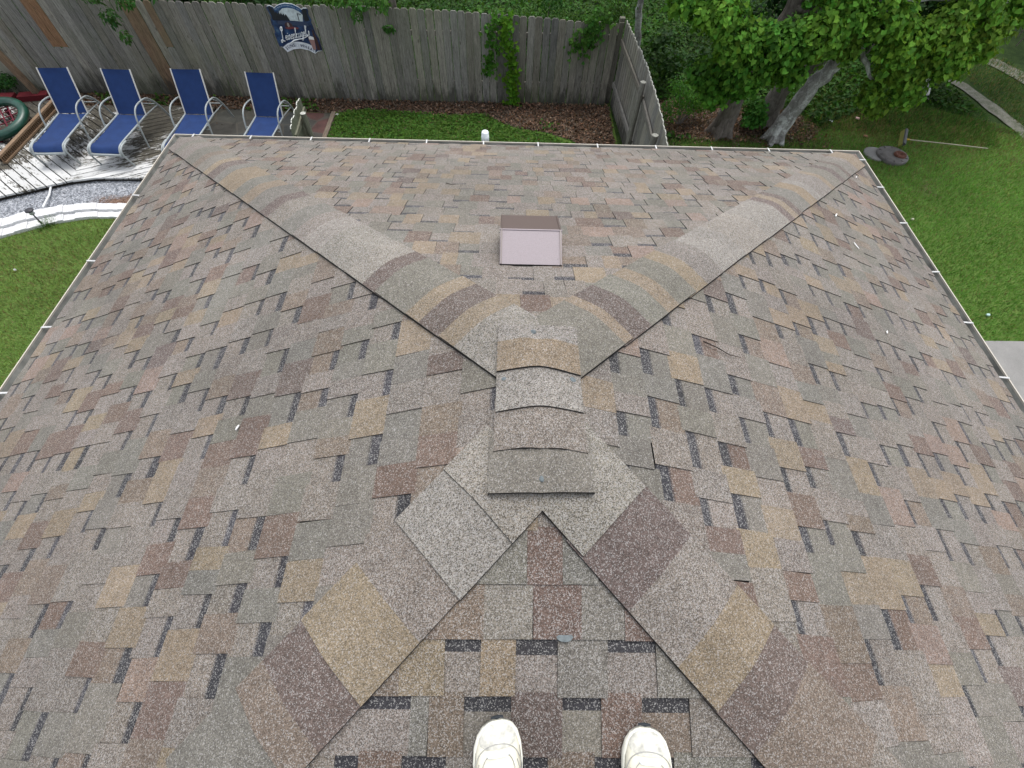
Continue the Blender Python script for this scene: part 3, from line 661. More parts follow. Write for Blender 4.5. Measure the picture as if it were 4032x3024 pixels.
def plate(name, pts, y0, y1, col, parent=SG, mat=None, rough=.35):
    m = bmesh.new(); vs = [m.verts.new((p[0], y1, p[1])) for p in pts]; f = m.faces.new(vs)
    r = bmesh.ops.extrude_face_region(m, geom=[f]); 
    for v in [g for g in r['geom'] if isinstance(g, bmesh.types.BMVert)]: v.co.y = y0
    bmesh.ops.recalc_face_normals(m, faces=m.faces); bmesh.ops.triangulate(m, faces=m.faces)
    me = bpy.data.meshes.new(name); m.to_mesh(me); m.free()
    if mat is None:
        mat = bpy.data.materials.new('sign_' + name); mat.use_nodes = True; b = mat.node_tree.nodes['Principled BSDF']; b.inputs['Base Color'].default_value = tuple(col) + (1,); b.inputs['Roughness'].default_value = rough
    me.materials.append(mat); o = bpy.data.objects.new(name, me); COL.objects.link(o); o.parent = parent; return o
def shrink(P, k):
    n = len(P); out = []
    for i in range(n):
        a, b, c = Vector(P[i - 1]), Vector(P[i]), Vector(P[(i + 1) % n]); d = ((c - b).normalized() - (a - b).normalized())
        t_ = (c - a).normalized(); out.append((b.x - t_.y * -k * -1, b.y + t_.x * -k * 1))
    return out
plate('border', OUT, SY - .004, SY, (.75, .78, .80))
INN = shrink(OUT, .013)
bt = NT('sign_blue', .3, .5); co = bt.coord(); bt.base(bt.ramp(bt.noise(co, 9, 5, .7), [(.35, (.008, .012, .035)), (.5, (.014, .03, .085)), (.62, (.03, .07, .16)), (.75, (.10, .16, .22))]))
plate('panel', INN, SY - .0055, SY - .0035, None, mat=bt.m)
plate('sky_scene', [(-4.505, 1.47), (-4.455, 1.60), (-4.373, 1.65), (-4.277, 1.662), (-4.172, 1.65), (-4.077, 1.605), (-4.03, 1.555), (-4.06, 1.45)], SY - .0065, SY - .005, None, mat=mat_plain('moonlit_sky', (.50, .56, .58), .4, .3, 14))
plate('arc_band', [(-4.54, 1.628), (-4.489, 1.666), (-4.394, 1.706), (-4.275, 1.722), (-4.168, 1.714), (-4.092, 1.683), (-4.03, 1.639), (-4.05, 1.59), (-4.123, 1.632), (-4.191, 1.656), (-4.275, 1.667), (-4.38, 1.659), (-4.457, 1.634), (-4.518, 1.596)], SY - .0075, SY - .006, (.02, .08, .20))
tr = [(-4.63, 1.46)]
for i in range(15): tr.append((-4.62 + i * .021, 1.52 + .075 * (1 - i / 15) + (.035 if i % 2 else 0))); 
tr += [(-4.30, 1.46)]
plate('tree_silhouettes', tr, SY - .0085, SY - .007, (.010, .012, .02))
plate('chair_silhouette', [(-4.015, 1.64), (-3.925, 1.65), (-3.94, 1.57), (-3.925, 1.47), (-4.02, 1.45), (-4.03, 1.53)], SY - .0088, SY - .0075, (.012, .014, .022))
plate('chair_silhouette', [(-4.64, 1.66), (-4.60, 1.68), (-4.56, 1.655), (-4.53, 1.56), (-4.45, 1.555), (-4.45, 1.54), (-4.53, 1.53), (-4.56, 1.48), (-4.62, 1.50)], SY - .0092, SY - .0078, (.012, .014, .022))
plate('mast', [(-4.135, 1.46), (-4.12, 1.46), (-4.115, 1.565), (-4.06, 1.56), (-4.06, 1.572), (-4.13, 1.578)], SY - .0094, SY - .008, (.01, .012, .02))
plate('dock_plank', [(-4.56, 1.395), (-4.54, 1.452), (-3.99, 1.436), (-3.97, 1.375)], SY - .0072, SY - .0055, (.035, .05, .10))
plate('emblem', [(-4.36 + .075 * math.cos(a), 1.375 + .06 * math.sin(a)) for a in np.linspace(0, 2 * math.pi, 20, endpoint=False)], SY - .0085, SY - .007, (.05, .022, .028))
plate('emblem_ribbon', [(-4.45, 1.34), (-4.40, 1.32), (-4.3, 1.33), (-4.22, 1.32), (-4.17, 1.345), (-4.25, 1.36), (-4.38, 1.358)], SY - .0092, SY - .008, (.16, .04, .045))
plate('emblem_figure', [(-4.385, 1.39), (-4.37, 1.43), (-4.345, 1.415), (-4.34, 1.37), (-4.37, 1.35)], SY - .0092, SY - .008, (.30, .26, .24))
BAN = [(-4.62, 1.009), (-4.55, 1.05), (-4.484, 1.084), (-4.42, 1.1), (-4.356, 1.109), (-4.29, 1.112), (-4.216, 1.108), (-4.15, 1.096), (-4.086, 1.077), (-3.975, 1.022), (-4.005, .917), (-4.125, .967), (-4.258, .993), (-4.34, .99), (-4.419, .977), (-4.558, .926)]
plate('banner', BAN, SY - .0085, SY - .0065, None, mat=mat_plain('banner_white', (.62, .64, .68), .4, .2, 10))
plate('glass', [(-4.045, 1.205), (-3.95, 1.195), (-3.945, 1.15), (-3.965, .985), (-4.025, .985), (-4.05, 1.15)], SY - .0100, SY - .0087, (.30, .17, .15))
plate('foam', [(-4.045, 1.205), (-4.0, 1.215), (-3.95, 1.197), (-3.947, 1.152), (-4.047, 1.158)], SY - .0108, SY - .0098, (.72, .70, .68))
plate('bottle', [(-3.925, 1.34), (-3.905, 1.24), (-3.885, 1.16), (-3.885, .98), (-3.94, .975), (-3.945, 1.15), (-3.945, 1.26)], SY - .0092, SY - .0078, (.05, .022, .02))
def text(body, x, z, size, col, name, y=SY - .0095, rot=0.0, shear=0.0, off=0.0, sx=1.0):
    cu = bpy.data.curves.new('txt', 'FONT'); cu.body = body; cu.size = size; cu.extrude = .0007; cu.shear = shear; cu.offset = off; cu.align_x = 'CENTER'
    o = bpy.data.objects.new('txt', cu); COL.objects.link(o); bpy.context.view_layer.update()
    me = bpy.data.meshes.new_from_object(o.evaluated_get(bpy.context.evaluated_depsgraph_get())); bpy.data.objects.remove(o)
    me.name = name; me.materials.clear(); me.materials.append(col)
    o = bpy.data.objects.new(name, me); COL.objects.link(o); o.parent = SG; o.location = (x, y, z); o.rotation_euler = (math.pi / 2, -rot, 0); o.scale = (sx, 1, 1); return o
M_INKW = mat_plain('ink_white', (.85, .87, .88), .4, .02); M_INKB = mat_plain('ink_navy', (.012, .02, .06), .4, .02); M_INKF = mat_plain('ink_faded', (.36, .40, .46), .4, .02); M_INKG = mat_plain('ink_pale', (.45, .5, .55), .4, .02)
# script word drawn as brush strokes: each letter a set of polylines in a unit box, x advances
SCR = {
 'L': (.62, [[(.55, .98), (.42, 1.06), (.26, .98), (.26, .80), (.40, .74), (.52, .86), (.46, .98), (.34, 1.0)], [(.40, .95), (.33, .6), (.28, .25), (.16, -.02), (.02, -.08), (-.02, .04), (.10, .12), (.30, .02), (.52, -.02)]]),
 'e': (.30, [[(.04, .22), (.22, .30), (.24, .42), (.14, .46), (.06, .30), (.10, .08), (.22, .05), (.32, .16)]]),
 'i': (.18, [[(.08, .45), (.06, .12), (.12, .05), (.2, .14)], [(.11, .60), (.12, .66)]]),
 'n': (.34, [[(.05, .45), (.05, .04)], [(.05, .30), (.16, .46), (.24, .40), (.22, .10), (.28, .04), (.36, .14)]]),
 'k': (.36, [[(.16, .95), (.06, .9), (.06, .04)], [(.16, .95), (.17, .85), (.07, .6)], [(.07, .24), (.2, .46), (.24, .38), (.10, .26), (.22, .05), (.36, .12)]]),
 'u': (.34, [[(.06, .45), (.06, .14), (.13, .04), (.24, .14), (.25, .45), (.26, .12), (.36, .1)]]),
 'g': (.34, [[(.26, .42), (.14, .47), (.05, .3), (.10, .08), (.24, .14), (.27, .45), (.26, -.12), (.16, -.3), (.04, -.24), (.12, -.1), (.36, .12)]]),
 'l': (.22, [[(.04, .2), (.18, .75), (.15, .98), (.08, .9), (.08, .18), (.14, .05), (.24, .14)]]),
 "'": (.10, [[(.06, .98), (.03, .82)]]),
 's': (.26, [[(.04, .1), (.16, .48), (.20, .2), (.16, .05), (.02, .06)]])}
mb = MB(); cx_ = 0.0; adv = sum(SCR[ch][0] for ch in "Leinenkugel's"); x0_, z0_, x1_, z1_ = -4.60, 1.11, -4.00, 1.225
def scr(u, v): return (x0_ + (x1_ - x0_) * u / adv + v * .018, SY - .0125, z0_ + (z1_ - z0_) * (u / adv) ** 1.0 + v * .175)
for ch in "Leinenkugel's":
    w_, strokes = SCR[ch]; big_ = 1.28 if ch == 'L' else 1.0
    for st in strokes:
        pts = [scr(cx_ + a, b * big_) for a, b in st]; q = []
        for i in range(len(pts) - 1):
            p0, p1, p2, p3 = [Vector(pts[max(0, min(len(pts) - 1, i + k))]) for k in (-1, 0, 1, 2)]
            for tt in (0, .33, .66): q.append(.5 * ((2 * p1) + (p2 - p0) * tt + (2 * p0 - 5 * p1 + 4 * p2 - p3) * tt * tt + (3 * p1 - p0 - 3 * p2 + p3) * tt ** 3))
        q.append(Vector(pts[-1])); mb.tube(q, [.0072 if ch == 'L' else .0050] * len(q), 6)
    cx_ += w_
q = [scr(a, b) for a, b in [(1.1, -.32), (1.7, -.14), (2.3, -.12), (3.0, -.14), (3.6, -.02), (3.72, .06), (3.66, .14)]]
mb.tube(q, [.004, .014, .010, .006, .006, .006, .004], 6)
mb.build('script_lettering', M_INKW, SG)
word = [("S", -4.535, .985, .42), ("U", -4.482, 1.012, .36), ("N", -4.425, 1.03, .24), ("S", -4.372, 1.04, .12)]
for ch, x, z, r in word: text(ch, x, z - .014, .075, M_INKB, 'lettering', rot=r, off=.0015)
text('ET', -4.315, 1.03, .07, M_INKF, 'lettering', rot=.0)
for ch, x, z, r in [("W", -4.225, 1.02, -.1), ("H", -4.165, 1.005, -.22), ("E", -4.115, .988, -.3), ("A", -4.07, .968, -.38), ("T", -4.03, .945, -.45)]: text(ch, x, z, .075 if ch == 'W' else .066, M_INKB, 'lettering', rot=r, off=.0015)
arc = "THE PRIDE OF CHIPPEWA FALLS, WIS."
for i, ch in enumerate(arc):
    if ch == ' ': continue
    f = (i + .5) / len(arc); px_ = -4.515 + .46 * f; pz = 1.612 + .077 * math.sin(math.pi * (f * .94 + .03)); sl_ = .62 * math.cos(math.pi * f)
    text(ch, px_, pz, .026, M_INKG, 'lettering', y=SY - .0082, rot=sl_)
# ================================================================== LOUNGERS
t = NT('blue_sling', .75, .25); co = t.coord(); wv = t.n('TexWave'); wv.inputs['Scale'].default_value = 90; t.l(co, wv.inputs[0])
t.base(t.ramp(t.noise(co, 6, 4, .6), [(.3, (.006, .023, .088)), (.7, (.009, .032, .118))])); t.bump(wv.outputs['Fac'], .2, .001); M_SLING = t.m
def smooth_path(pts, n=5):
    out = []
    for i in range(len(pts) - 1):
        p0, p1, p2, p3 = [Vector(pts[max(0, min(len(pts) - 1, i + k))]) for k in (-1, 0, 1, 2)]
        for j in range(n):
            tt = j / n; out.append(.5 * ((2 * p1) + (p2 - p0) * tt + (2 * p0 - 5 * p1 + 4 * p2 - p3) * tt * tt + (3 * p1 - p0 - 3 * p2 + p3) * tt ** 3))
    out.append(Vector(pts[-1])); return out
def make_lounger(label):
    r = empty('sun_lounger'); tag(r, label, 'sun lounger', 'blue sling loungers lined up on the deck')
    sx = .265
    for s in (-1, 1):
        m = MB(); m.tube(smooth_path([(s * sx, 0, .35), (s * sx, -.5, .36), (s * sx, -1.0, .37), (s * sx, -1.13, .33), (s * sx, -1.19, .24)]), .0155, 8); m.build('side_rail', M_FRAME, r)
        m = MB(); m.tube(smooth_path([(s * (sx + .03), -.9, .36), (s * (sx + .03), -1.08, .355), (s * (sx + .035), -1.17, .27), (s * (sx + .045), -1.10, .01)]), .0155, 8); m.build('leg', M_FRAME, r)
        m = MB(); m.tube(smooth_path([(s * .325, -.52, .01), (s * .325, -.46, .25), (s * .325, -.36, .50), (s * .325, -.22, .60), (s * .325, .0, .60), (s * .32, .2, .54), (s * .32, .38, .32), (s * .32, .52, .01)]), .0145, 8, flat=1.35); m.build('armrest', M_FRAME, r)
        m = MB(); m.tube([(s * sx, -.02, .35), (s * sx, .27, 1.0), (s * sx, .275, 1.012)], .0125, 8, (1, 1, 1, 1)); m.build('back_rail', M_WHITE, r)
        m = MB(); m.tube([(s * .27, .10, .58), (s * .29, .34, .40)], .009, 6); m.build('recline_strut', M_FRAME, r)
        m = MB(); m.tube([(s * sx, -.42, .355), (s * .32, -.42, .36)], .012, 6); m.build('bracket', M_FRAME, r); m = MB(); m.tube([(s * sx, .0, .35), (s * .32, .36, .35)], .012, 6); m.build('bracket', M_FRAME, r)
    m = MB(); m.beam((-.28, -1.175, .255), (.28, -1.175, .255), .035, .03); m.build('front_rail', M_FRAME, r)
    m = MB(); m.tube([(-.32, -.44, .30), (.32, -.44, .30)], .012, 8); m.build('cross_bar', M_FRAME, r); m = MB(); m.tube([(-.31, .36, .36), (.31, .36, .36)], .012, 8); m.build('cross_bar', M_FRAME, r)
    m = MB(); w = .252; prof = [(-1.165, .285), (-1.12, .345), (-1.05, .365)] + [(y, .358 - .014 * math.sin((y + 1.05) / 1.0 * math.pi)) for y in np.linspace(-.95, -.08, 8)] + [(-.03, .352)]
    P = [[(x, y, z - .010 * (1 - (x / w) ** 2)) for x in np.linspace(-w, w, 9)] for y, z in prof]; m.grid(P); m.grid([[(a, b, c - .004) for a, b, c in q] for q in P][::-1]); m.build('seat', M_SLING, r)
    m = MB(); prof = [(-.025, .355), (.06, .54), (.15, .745), (.235, .93), (.268, 1.003)]
    P = [[(x, y + .016 * (1 - (x / w) ** 2) * math.sin(i / 4 * math.pi), z) for x in np.linspace(-w, w, 9)] for i, (y, z) in enumerate(prof)]; m.grid(P); m.grid([[(a, b + .004, c - .002) for a, b, c in q] for q in P][::-1]); m.build('backrest', M_SLING, r)
    return r
def copy_tree(o, parent=None):
    c = o.copy(); COL.objects.link(c); c.parent = parent
    for ch in list(o.children): copy_tree(ch, c)
    return c
lo = make_lounger('blue lounger farthest left, beside the green ring and slatted beam')
lb = ['blue lounger second from the left, standing fully in view on the deck boards', 'blue lounger third from the left, its foot hidden behind the roof corner', 'blue lounger farthest right, standing on the slate patio beside the picket stub']
for i, (x, y, z, a) in enumerate([(-8.42, 8.42, .103, 3.8), (-7.31, 8.42, .103, -1.5), (-6.06, 8.48, .103, .5), (-4.79, 8.60, .018, -1)]):
    o = lo if i == 0 else copy_tree(lo)
    o.location = (x, y, z); o.rotation_euler = (0, 0, math.radians(a))
    if i: o['label'] = lb[i - 1]
# ================================================================== SMALL YARD THINGS
gr = empty('garden_ring', (0, 0, 0)); tag(gr, 'large dark green plastic ring around a red lattice at the left edge', 'ring')
R0, r0 = .46, .085; C0 = Vector((-9.98, 8.42, .30)); TM = Matrix.Rotation(math.radians(12), 3, 'X')
mb = MB(); P = []
for i in range(48):
    a = 2 * math.pi * i / 48; ring = []
    for j in range(14):
        b = 2 * math.pi * j / 14; rr = r0 * (1 + .04 * math.sin(a * 24)) ; v = Vector(((R0 + rr * math.cos(b)) * math.cos(a), (R0 + rr * math.cos(b)) * math.sin(a), rr * .9 * math.sin(b)))
        ring.append(tuple(C0 + TM @ v))
    P.append(ring)
mb.grid(P, close_u=True, close_v=True); mb.build('ring', mat_plain('green_plastic', (.005, .045, .028), .35, .35, 5, .5), gr)
mb = MB(); rc_ = (.10, .012, .022, 1)
for k in (-2.5, -1.5, -.5, .5, 1.5, 2.5):
    h = math.sqrt(max(0, .40 ** 2 - (k * .14) ** 2))
    for a, z in ((math.radians(35), -.06), (math.radians(125), -.045)):
        d = Vector((math.cos(a), math.sin(a), 0)); n = Vector((-d.y, d.x, 0)); mb.beam(C0 + TM @ (n * k * .14 - d * h + Vector((0, 0, z))), C0 + TM @ (n * k * .14 + d * h + Vector((0, 0, z))), .022, .010, rc_)
mb.build('lattice', M_VC, gr)
mb = MB()
for a in (0.3, 1.9, 3.5, 5.0): p = C0 + Vector((math.cos(a) * .45, math.sin(a) * .45, -.05)); mb.beam(p, (p.x, p.y, .1), .05, .05, rc_, up=(0, 1, 0))
mb.build('leg', M_VC, gr)
bs = empty('red_stool', (0, 0, 0)); tag(bs, 'dark red slatted low bench at the left edge below the green ring', 'bench')
mb = MB()
for k in range(4): mb.beam((-10.1 - k * .14, 7.0 + k * .02, .32), (-9.62 - k * .14, 7.75 + k * .02, .32), .10, .022, (.12, .014, .02, 1))
mb.build('seat', M_VC, bs)
for p in ((-9.75, 7.65), (-10.1, 7.1), (-10.2, 7.75), (-10.5, 7.15)): mb = MB(); mb.beam((p[0], p[1], .1), (p[0], p[1], .31), .05, .05, (.10, .012, .018, 1), up=(0, 1, 0)); mb.build('leg', M_VC, bs)
hb = empty('slatted_beam', (0, 0, 0)); tag(hb, 'long brown perforated timber rail lying on the deck beside the green ring', 'rail')
wc = (.20, .135, .085, 1); ya, yb = 7.3, 9.35
mb = MB(); mb.beam((-9.40, ya, .235), (-9.42, yb, .235), .07, .03, wc); mb.beam((-9.38, ya, .125), (-9.40, yb, .125), .07, .03, wc); mb.build('frame', M_VC, hb)
mb = MB(); n = 42
for k in range(n + 1): y = ya + (yb - ya) * k / n; mb.beam((-9.37 - .02 * k / n, y, .14), (-9.37 - .02 * k / n, y, .22), .022, .014, (.16, .10, .06, 1), up=(0, 1, 0))
mb.beam((-9.425, ya, .18), (-9.445, yb, .18), .012, .08, (.03, .02, .014, 1)); mb.build('slats', M_VC, hb)
mb = MB(); mb.tube([(-8.36, 6.88, .065), (-8.22, 6.5, .055), (-8.07, 6.10, .115)], .015, 10); tag(mb.build('pvc_pipe', mat_plain('white_pvc', (.66, .67, .67), .5)), 'thin white pipe lying across the grey gravel path', 'pipe')
lm = empty('path_light', (-7.97, 5.76, 0)); tag(lm, 'small black path light on a stake beside the white brick edging', 'path light')
mb = MB(); mb.tube([(0, 0, 0), (.02, 0, .30)], .011, 8); mb.build('stake', M_BLACK, lm)
mb = MB(); lathe(mb, .02, 0, [(.001, .33), (.06, .325), (.065, .31), (.05, .30), (.001, .30)], 16); mb.build('cap', M_BLACK, lm)
mb = MB(); lathe(mb, .02, 0, [(.035, .30), (.042, .25), (.02, .235), (.001, .235)], 14); mb.build('lens', mat_plain('clear_lens', (.35, .37, .37), .2, spec=.6), lm)
mh = empty('drain_cover', (0, 0, 0)); tag(mh, 'round dark iron cover with a rusty centre lying on the lawn beside the broom', 'cover')
mb = MB(); lathe(mb, 7.70, 8.24, [(.001, .072), (.10, .073), (.11, .078), (.20, .078), (.21, .073), (.285, .073), (.30, .062), (.30, -.01)], 40); 
for k in range(10):
    a = k / 10 * 2 * math.pi; mb.beam((7.70 + .22 * math.cos(a), 8.24 + .22 * math.sin(a), .077), (7.70 + .275 * math.cos(a), 8.24 + .275 * math.sin(a), .077), .014, .01)
mb.build('disc', mat_plain('dull_iron', (.085, .078, .072), .6, .3, 12, .4, bump=.4), mh)
mb = MB(); lathe(mb, 7.82, 8.20, [(.001, .082), (.05, .082), (.07, .10), (.095, .108), (.115, .10), (.12, .07)], 20); mb.build('hub', mat_plain('rust', (.10, .042, .028), .85, .4, 25, .2, bump=.5), mh)
mb = MB(); lathe(mb, 7.42, 8.33, [(.001, .03), (.22, .03), (.235, .02), (.235, -.01)], 32); tag(mb.build('paving_disc', M_CONC), 'pale round stone half under the dark iron cover', 'stone')
bm_ = empty('push_broom', (0, 0, 0)); tag(bm_, 'yellow and black broom with a long pale pole lying in the grass', 'broom')
mb = MB(); mb.tube([(8.16, 8.73, .10), (9.0, 8.655, .07), (9.87, 8.57, .035)], .010, 10); mb.build('handle', mat_plain('pale_wood', (.30, .27, .20), .6, .2, 10), bm_)
mb = MB(); mb.tube([(8.12, 8.733, .11), (8.24, 8.722, .098)], .015, 10); mb.build('socket', mat_plain('yellow_plastic', (.38, .25, .02), .5), bm_)
mb = MB(); mb.beam((7.99, 8.50, .13), (8.24, 8.98, .16), .06, .05, up=(.5, 0, 1)); mb.build('head', mat_plain('grey_plastic', (.045, .048, .05), .6), bm_)
mb = MB(); mb.beam((7.955, 8.52, .10), (8.205, 9.0, .13), .022, .085, up=(.6, 0, 1)); mb.build('bristles', mat_plain('yellow_bristle', (.17, .17, .03), .8, .35, 60), bm_)
mb = MB(); mb.beam((3.5, 11.8, .04), (5.6, 11.4, .05), .09, .035, (.17, .15, .12, 1)); tag(mb.build('fallen_plank', m_wood('plank_wood', 'x', mold=False)), 'grey plank lying in the dark undergrowth behind the side fence', 'plank')
def scrap(x, y, r, col, label, nm='litter', cat='litter', h=.03):
    m = MB(); n = 9; ring = [(x + r * math.cos(a) * random.uniform(.5, 1.1), y + r * .7 * math.sin(a) * random.uniform(.5, 1.1), h + random.uniform(0, .012)) for a in np.linspace(0, 2 * math.pi, n, endpoint=False)]
    top = (x, y, h + .02)
    for i in range(n): m.poly([ring[i], ring[(i + 1) % n], top], (col[0], col[1], col[2], 1))
    m.grid([[(a, b, c - .02) for a, b, c in ring], ring], col + (1,), close_v=True, smooth=False)
    tag(m.build(nm, M_VC), label, cat)
scrap(7.56, 9.63, .07, (.55, .35, .33), 'crumpled red and white wrapper on dry grass under the tree'); scrap(6.92, 9.51, .06, (.42, .47, .50), 'pale bottle shaped scrap in grass right of the leaning trunk')
scrap(7.24, 6.31, .03, (.62, .60, .45), 'tiny cream scrap on the right lawn near the gutter'); scrap(7.41, 4.07, .045, (.40, .55, .52), 'pale blue green scrap on the right lawn near the concrete')
scrap(-7.85, 4.71, .025, (.7, .7, .66), 'white scrap on the left lawn near the gutter'); scrap(7.45, 8.95, .05, (.30, .16, .09), 'single brown fallen leaf on the lawn above the iron cover', 'fallen_leaf', 'leaf')
scrap(.55, 7.95, .035, (.7, .64, .58), 'white scrap on the leaf mulch near the fence corner'); scrap(-3.72, 9.32, .045, (.65, .65, .62), 'white scrap at the corner of the slate patio')
# ================================================================== VEGETATION
def leaves(P, Nn, size, col, var=.3, fold=.25, aspect=.75, jit=.6, droop=0.0, kind='heart'):
    """returns V,F,C arrays; P positions (n,3), Nn rough normals (n,3)"""
    n = len(P); Nn = Nn + rng.normal(0, jit, (n, 3)); Nn /= np.linalg.norm(Nn, axis=1)[:, None]
    t = rng.normal(0, 1, (n, 3)); t[:, 2] -= droop * 3; t -= (t * Nn).sum(1)[:, None] * Nn; t /= np.linalg.norm(t, axis=1)[:, None] + 1e-9
    b = np.cross(Nn, t); s = (size * rng.uniform(.65, 1.3, n))[:, None]
    # 6 points: base, left lobe, right lobe, left mid, right mid, tip ; folded along the midrib
    if kind == 'heart': shp = [(0, 0, 0), (-.12, .42, 1), (.42, .46, 1), (1, 0, 0), (.42, -.46, 1), (-.12, -.42, 1)]
    else: shp = [(0, 0, 0), (.2, .16, 1), (.6, .17, 1), (1, 0, 0), (.6, -.17, 1), (.2, -.16, 1)]
    V = np.empty((n, 6, 3))
    for i, (a, c, f) in enumerate(shp): V[:, i] = P + s * (t * (a - .3) + b * c * aspect / .75 + Nn * f * fold * abs(c))
    base = np.arange(n)[:, None] * 6
    F = np.concatenate([base + np.array([[0, 3, 2, 1]]), base + np.array([[0, 5, 4, 3]])]).reshape(-1, 4)
    g = rng.uniform(1 - var, 1 + var, n)[:, None]; hue = rng.normal(0, .12, n)[:, None]
    C = np.concatenate([np.array(col) * g * np.concatenate([1 + hue, np.ones((n, 1)), 1 - hue * .5], 1), np.ones((n, 1))], 1).clip(0, 1)
    return V.reshape(-1, 3), F, np.concatenate([C, C])
def join(L):
    V, F, C = [], [], []; o = 0
    for v, f, c in L: V.append(v); F.append(f + o); C.append(c); o += len(v)
    return np.concatenate(V), np.concatenate(F), np.concatenate(C)
def clump(c, r, n, size, col, shell=.55, **k):
    d = rng.normal(0, 1, (n, 3)); d /= np.linalg.norm(d, axis=1)[:, None]
    rad = rng.uniform(shell, 1.0, n)[:, None] * (1 + .28 * np.sin(d[:, :1] * 7 + c[0] * 3) * np.cos(d[:, 2:] * 6 + c[1]))
    P = np.array(c) + d * rad * np.array(r); N = d * .8 + np.array([0, -.25, .75])
    f_ = rng.uniform(.72, 1.3); y_ = rng.uniform(.88, 1.1)
    return leaves(P, N, size, (col[0] * f_ * y_, col[1] * f_, col[2] * f_), **k)
def bark(name, a, b, pale=None):
    t = NT(name, .9, .15); co = t.coord((9, 9, 2.2)); n = t.noise(co, 3, 8, .75, .8); c = t.ramp(n, [(.3, a), (.7, b)])
    if pale: c = t.mix(t.ramp(t.noise(t.coord(), 3.5, 6, .8), [(.47, 0), (.58, .85)]), c, pale)
    t.base(c); t.bump(n, .9, .03); return t.m
B_GREY = bark('grey_bark', (.07, .062, .052), (.29, .26, .23)); B_PALE = bark('lichen_bark', (.13, .12, .11), (.36, .35, .33), (.62, .63, .60)); B_DARK = bark('brown_bark', (.06, .05, .042), (.26, .225, .195))
def limb(mb, pts, r0, r1, seg=12, n=5):
    q = smooth_path(pts, n); m = len(q); q = [p + Vector(rng.normal(0, .012, 3)) * (1 if 0 < i < m - 1 else 0) for i, p in enumerate(q)]
    R = [(r0 + (r1 - r0) * i / (m - 1)) * (1 + .06 * math.sin(i * 1.7)) for i in range(m)]; mb.tube(q, R, seg); return q
def tree(name, label, trunk, r0, r1, bark_m, clumps, leafsize, col, limbs=(), per=1.0, **kw):
    r = empty(name, (0, 0, 0)); tag(r, label, 'tree')
    mb = MB(); q = limb(mb, trunk, r0, r1, 14)
    # root flare
    p = Vector(trunk[0])
    for a in np.linspace(0, 2 * math.pi, 6)[:-1]: 
        a += .4; mb.tube([p + Vector((math.cos(a) * r0 * .45, math.sin(a) * r0 * .45, .32)), p + Vector((math.cos(a) * r0 * .95, math.sin(a) * r0 * .95, .06)), p + Vector((math.cos(a) * r0 * 1.5, math.sin(a) * r0 * 1.5, -.05))], [r0 * .35, r0 * .4, r0 * .2], 8)
    mb.build('trunk', bark_m, r)
    if limbs:
        mb = MB()
        for L in limbs: limb(mb, L, r1 * .8, .012, 8)
        mb.build('branches', bark_m, r)
    parts = []
    for c, rad, n in clumps:
        parts.append(clump(c, tuple(q * .88 for q in rad), int(n * per), leafsize, col, **kw))
    V, F, C = join(parts); tri_mesh('crown', V, F, C, M_LEAF, r, smooth=False); return r
def rclumps(boxes, n, rr, cnt):
    out = []
    for (x0, x1, y0, y1, z0, z1), k in boxes:
        for _ in range(k): out.append(((rng.uniform(x0, x1), rng.uniform(y0, y1), rng.uniform(z0, z1)), (rr * rng.uniform(.7, 1.3), rr * rng.uniform(.7, 1.3), rr * rng.uniform(.55, .95)), int(cnt * rng.uniform(.7, 1.3))))
    return out
GR1, GR2, GR3 = (.085, .20, .024), (.125, .245, .03), (.05, .115, .017)
cl = [((3.7, 8.2, 1.95), (.5, .45, .4), 620), ((3.25, 8.3, 2.3), (.5, .4, .35), 480), ((4.35, 8.1, 1.95), (.5, .45, .45), 700), ((4.0, 8.15, 1.45), (.45, .4, .35), 520), ((3.45, 8.5, 1.35), (.42, .4, .3), 360), ((4.9, 8.1, 2.1), (.45, .4, .45), 560), ((4.75, 8.2, 1.55), (.36, .35, .28), 330), ((2.75, 8.6, 2.35), (.35, .35, .25), 260), ((3.7, 8.4, 1.05), (.34, .3, .25), 280), ((5.3, 8.3, 2.3), (.4, .4, .35), 380)]
cl += rclumps([((2.6, 5.6, 8.3, 10, 2.5, 4.6), 16)], 16, .65, 420)
tree('tree', 'tree with heart shaped leaves nearest the side fence, grey leaning trunk', [(4.35, 8.98, 0), (4.38, 8.98, .4), (4.36, 8.96, .8), (4.52, 8.97, 1.3), (4.7, 8.98, 2.0), (4.72, 9.0, 2.6), (4.6, 9.2, 4.4)], .21, .10, B_DARK, cl, .078, GR1, [[(4.6, 9, 1.6), (4.2, 8.6, 1.8), (3.6, 8.3, 2.0)], [(4.7, 9, 2.2), (5.0, 8.5, 2.3), (5.3, 8.3, 2.5)], [(4.7, 9, 2.4), (3.8, 8.8, 2.6), (2.9, 8.6, 2.6)]], droop=.6, var=.5, per=1.7)
cl = [((6.0, 8.3, 2.3), (.45, .4, .4), 520), ((5.7, 8.5, 1.85), (.35, .3, .3), 260), ((6.5, 8.3, 1.95), (.45, .45, .42), 560), ((7.0, 8.3, 2.15), (.5, .45, .4), 640), ((6.9, 8.4, 1.55), (.45, .4, .35), 480), ((7.5, 8.4, 1.75), (.5, .45, .4), 600), ((7.25, 8.45, 1.15), (.38, .35, .28), 330), ((6.55, 8.4, 1.15), (.26, .25, .26), 170), ((6.85, 8.4, .85), (.2, .2, .2), 100), ((7.9, 8.5, 2.05), (.45, .4, .35), 430), ((8.2, 8.7, 1.75), (.35, .3, .25), 230), ((8.0, 8.7, 1.4), (.28, .25, .18), 150), ((7.4, 8.5, 2.5), (.5, .4, .4), 500), ((8.6, 8.9, 2.35), (.35, .35, .25), 240)]
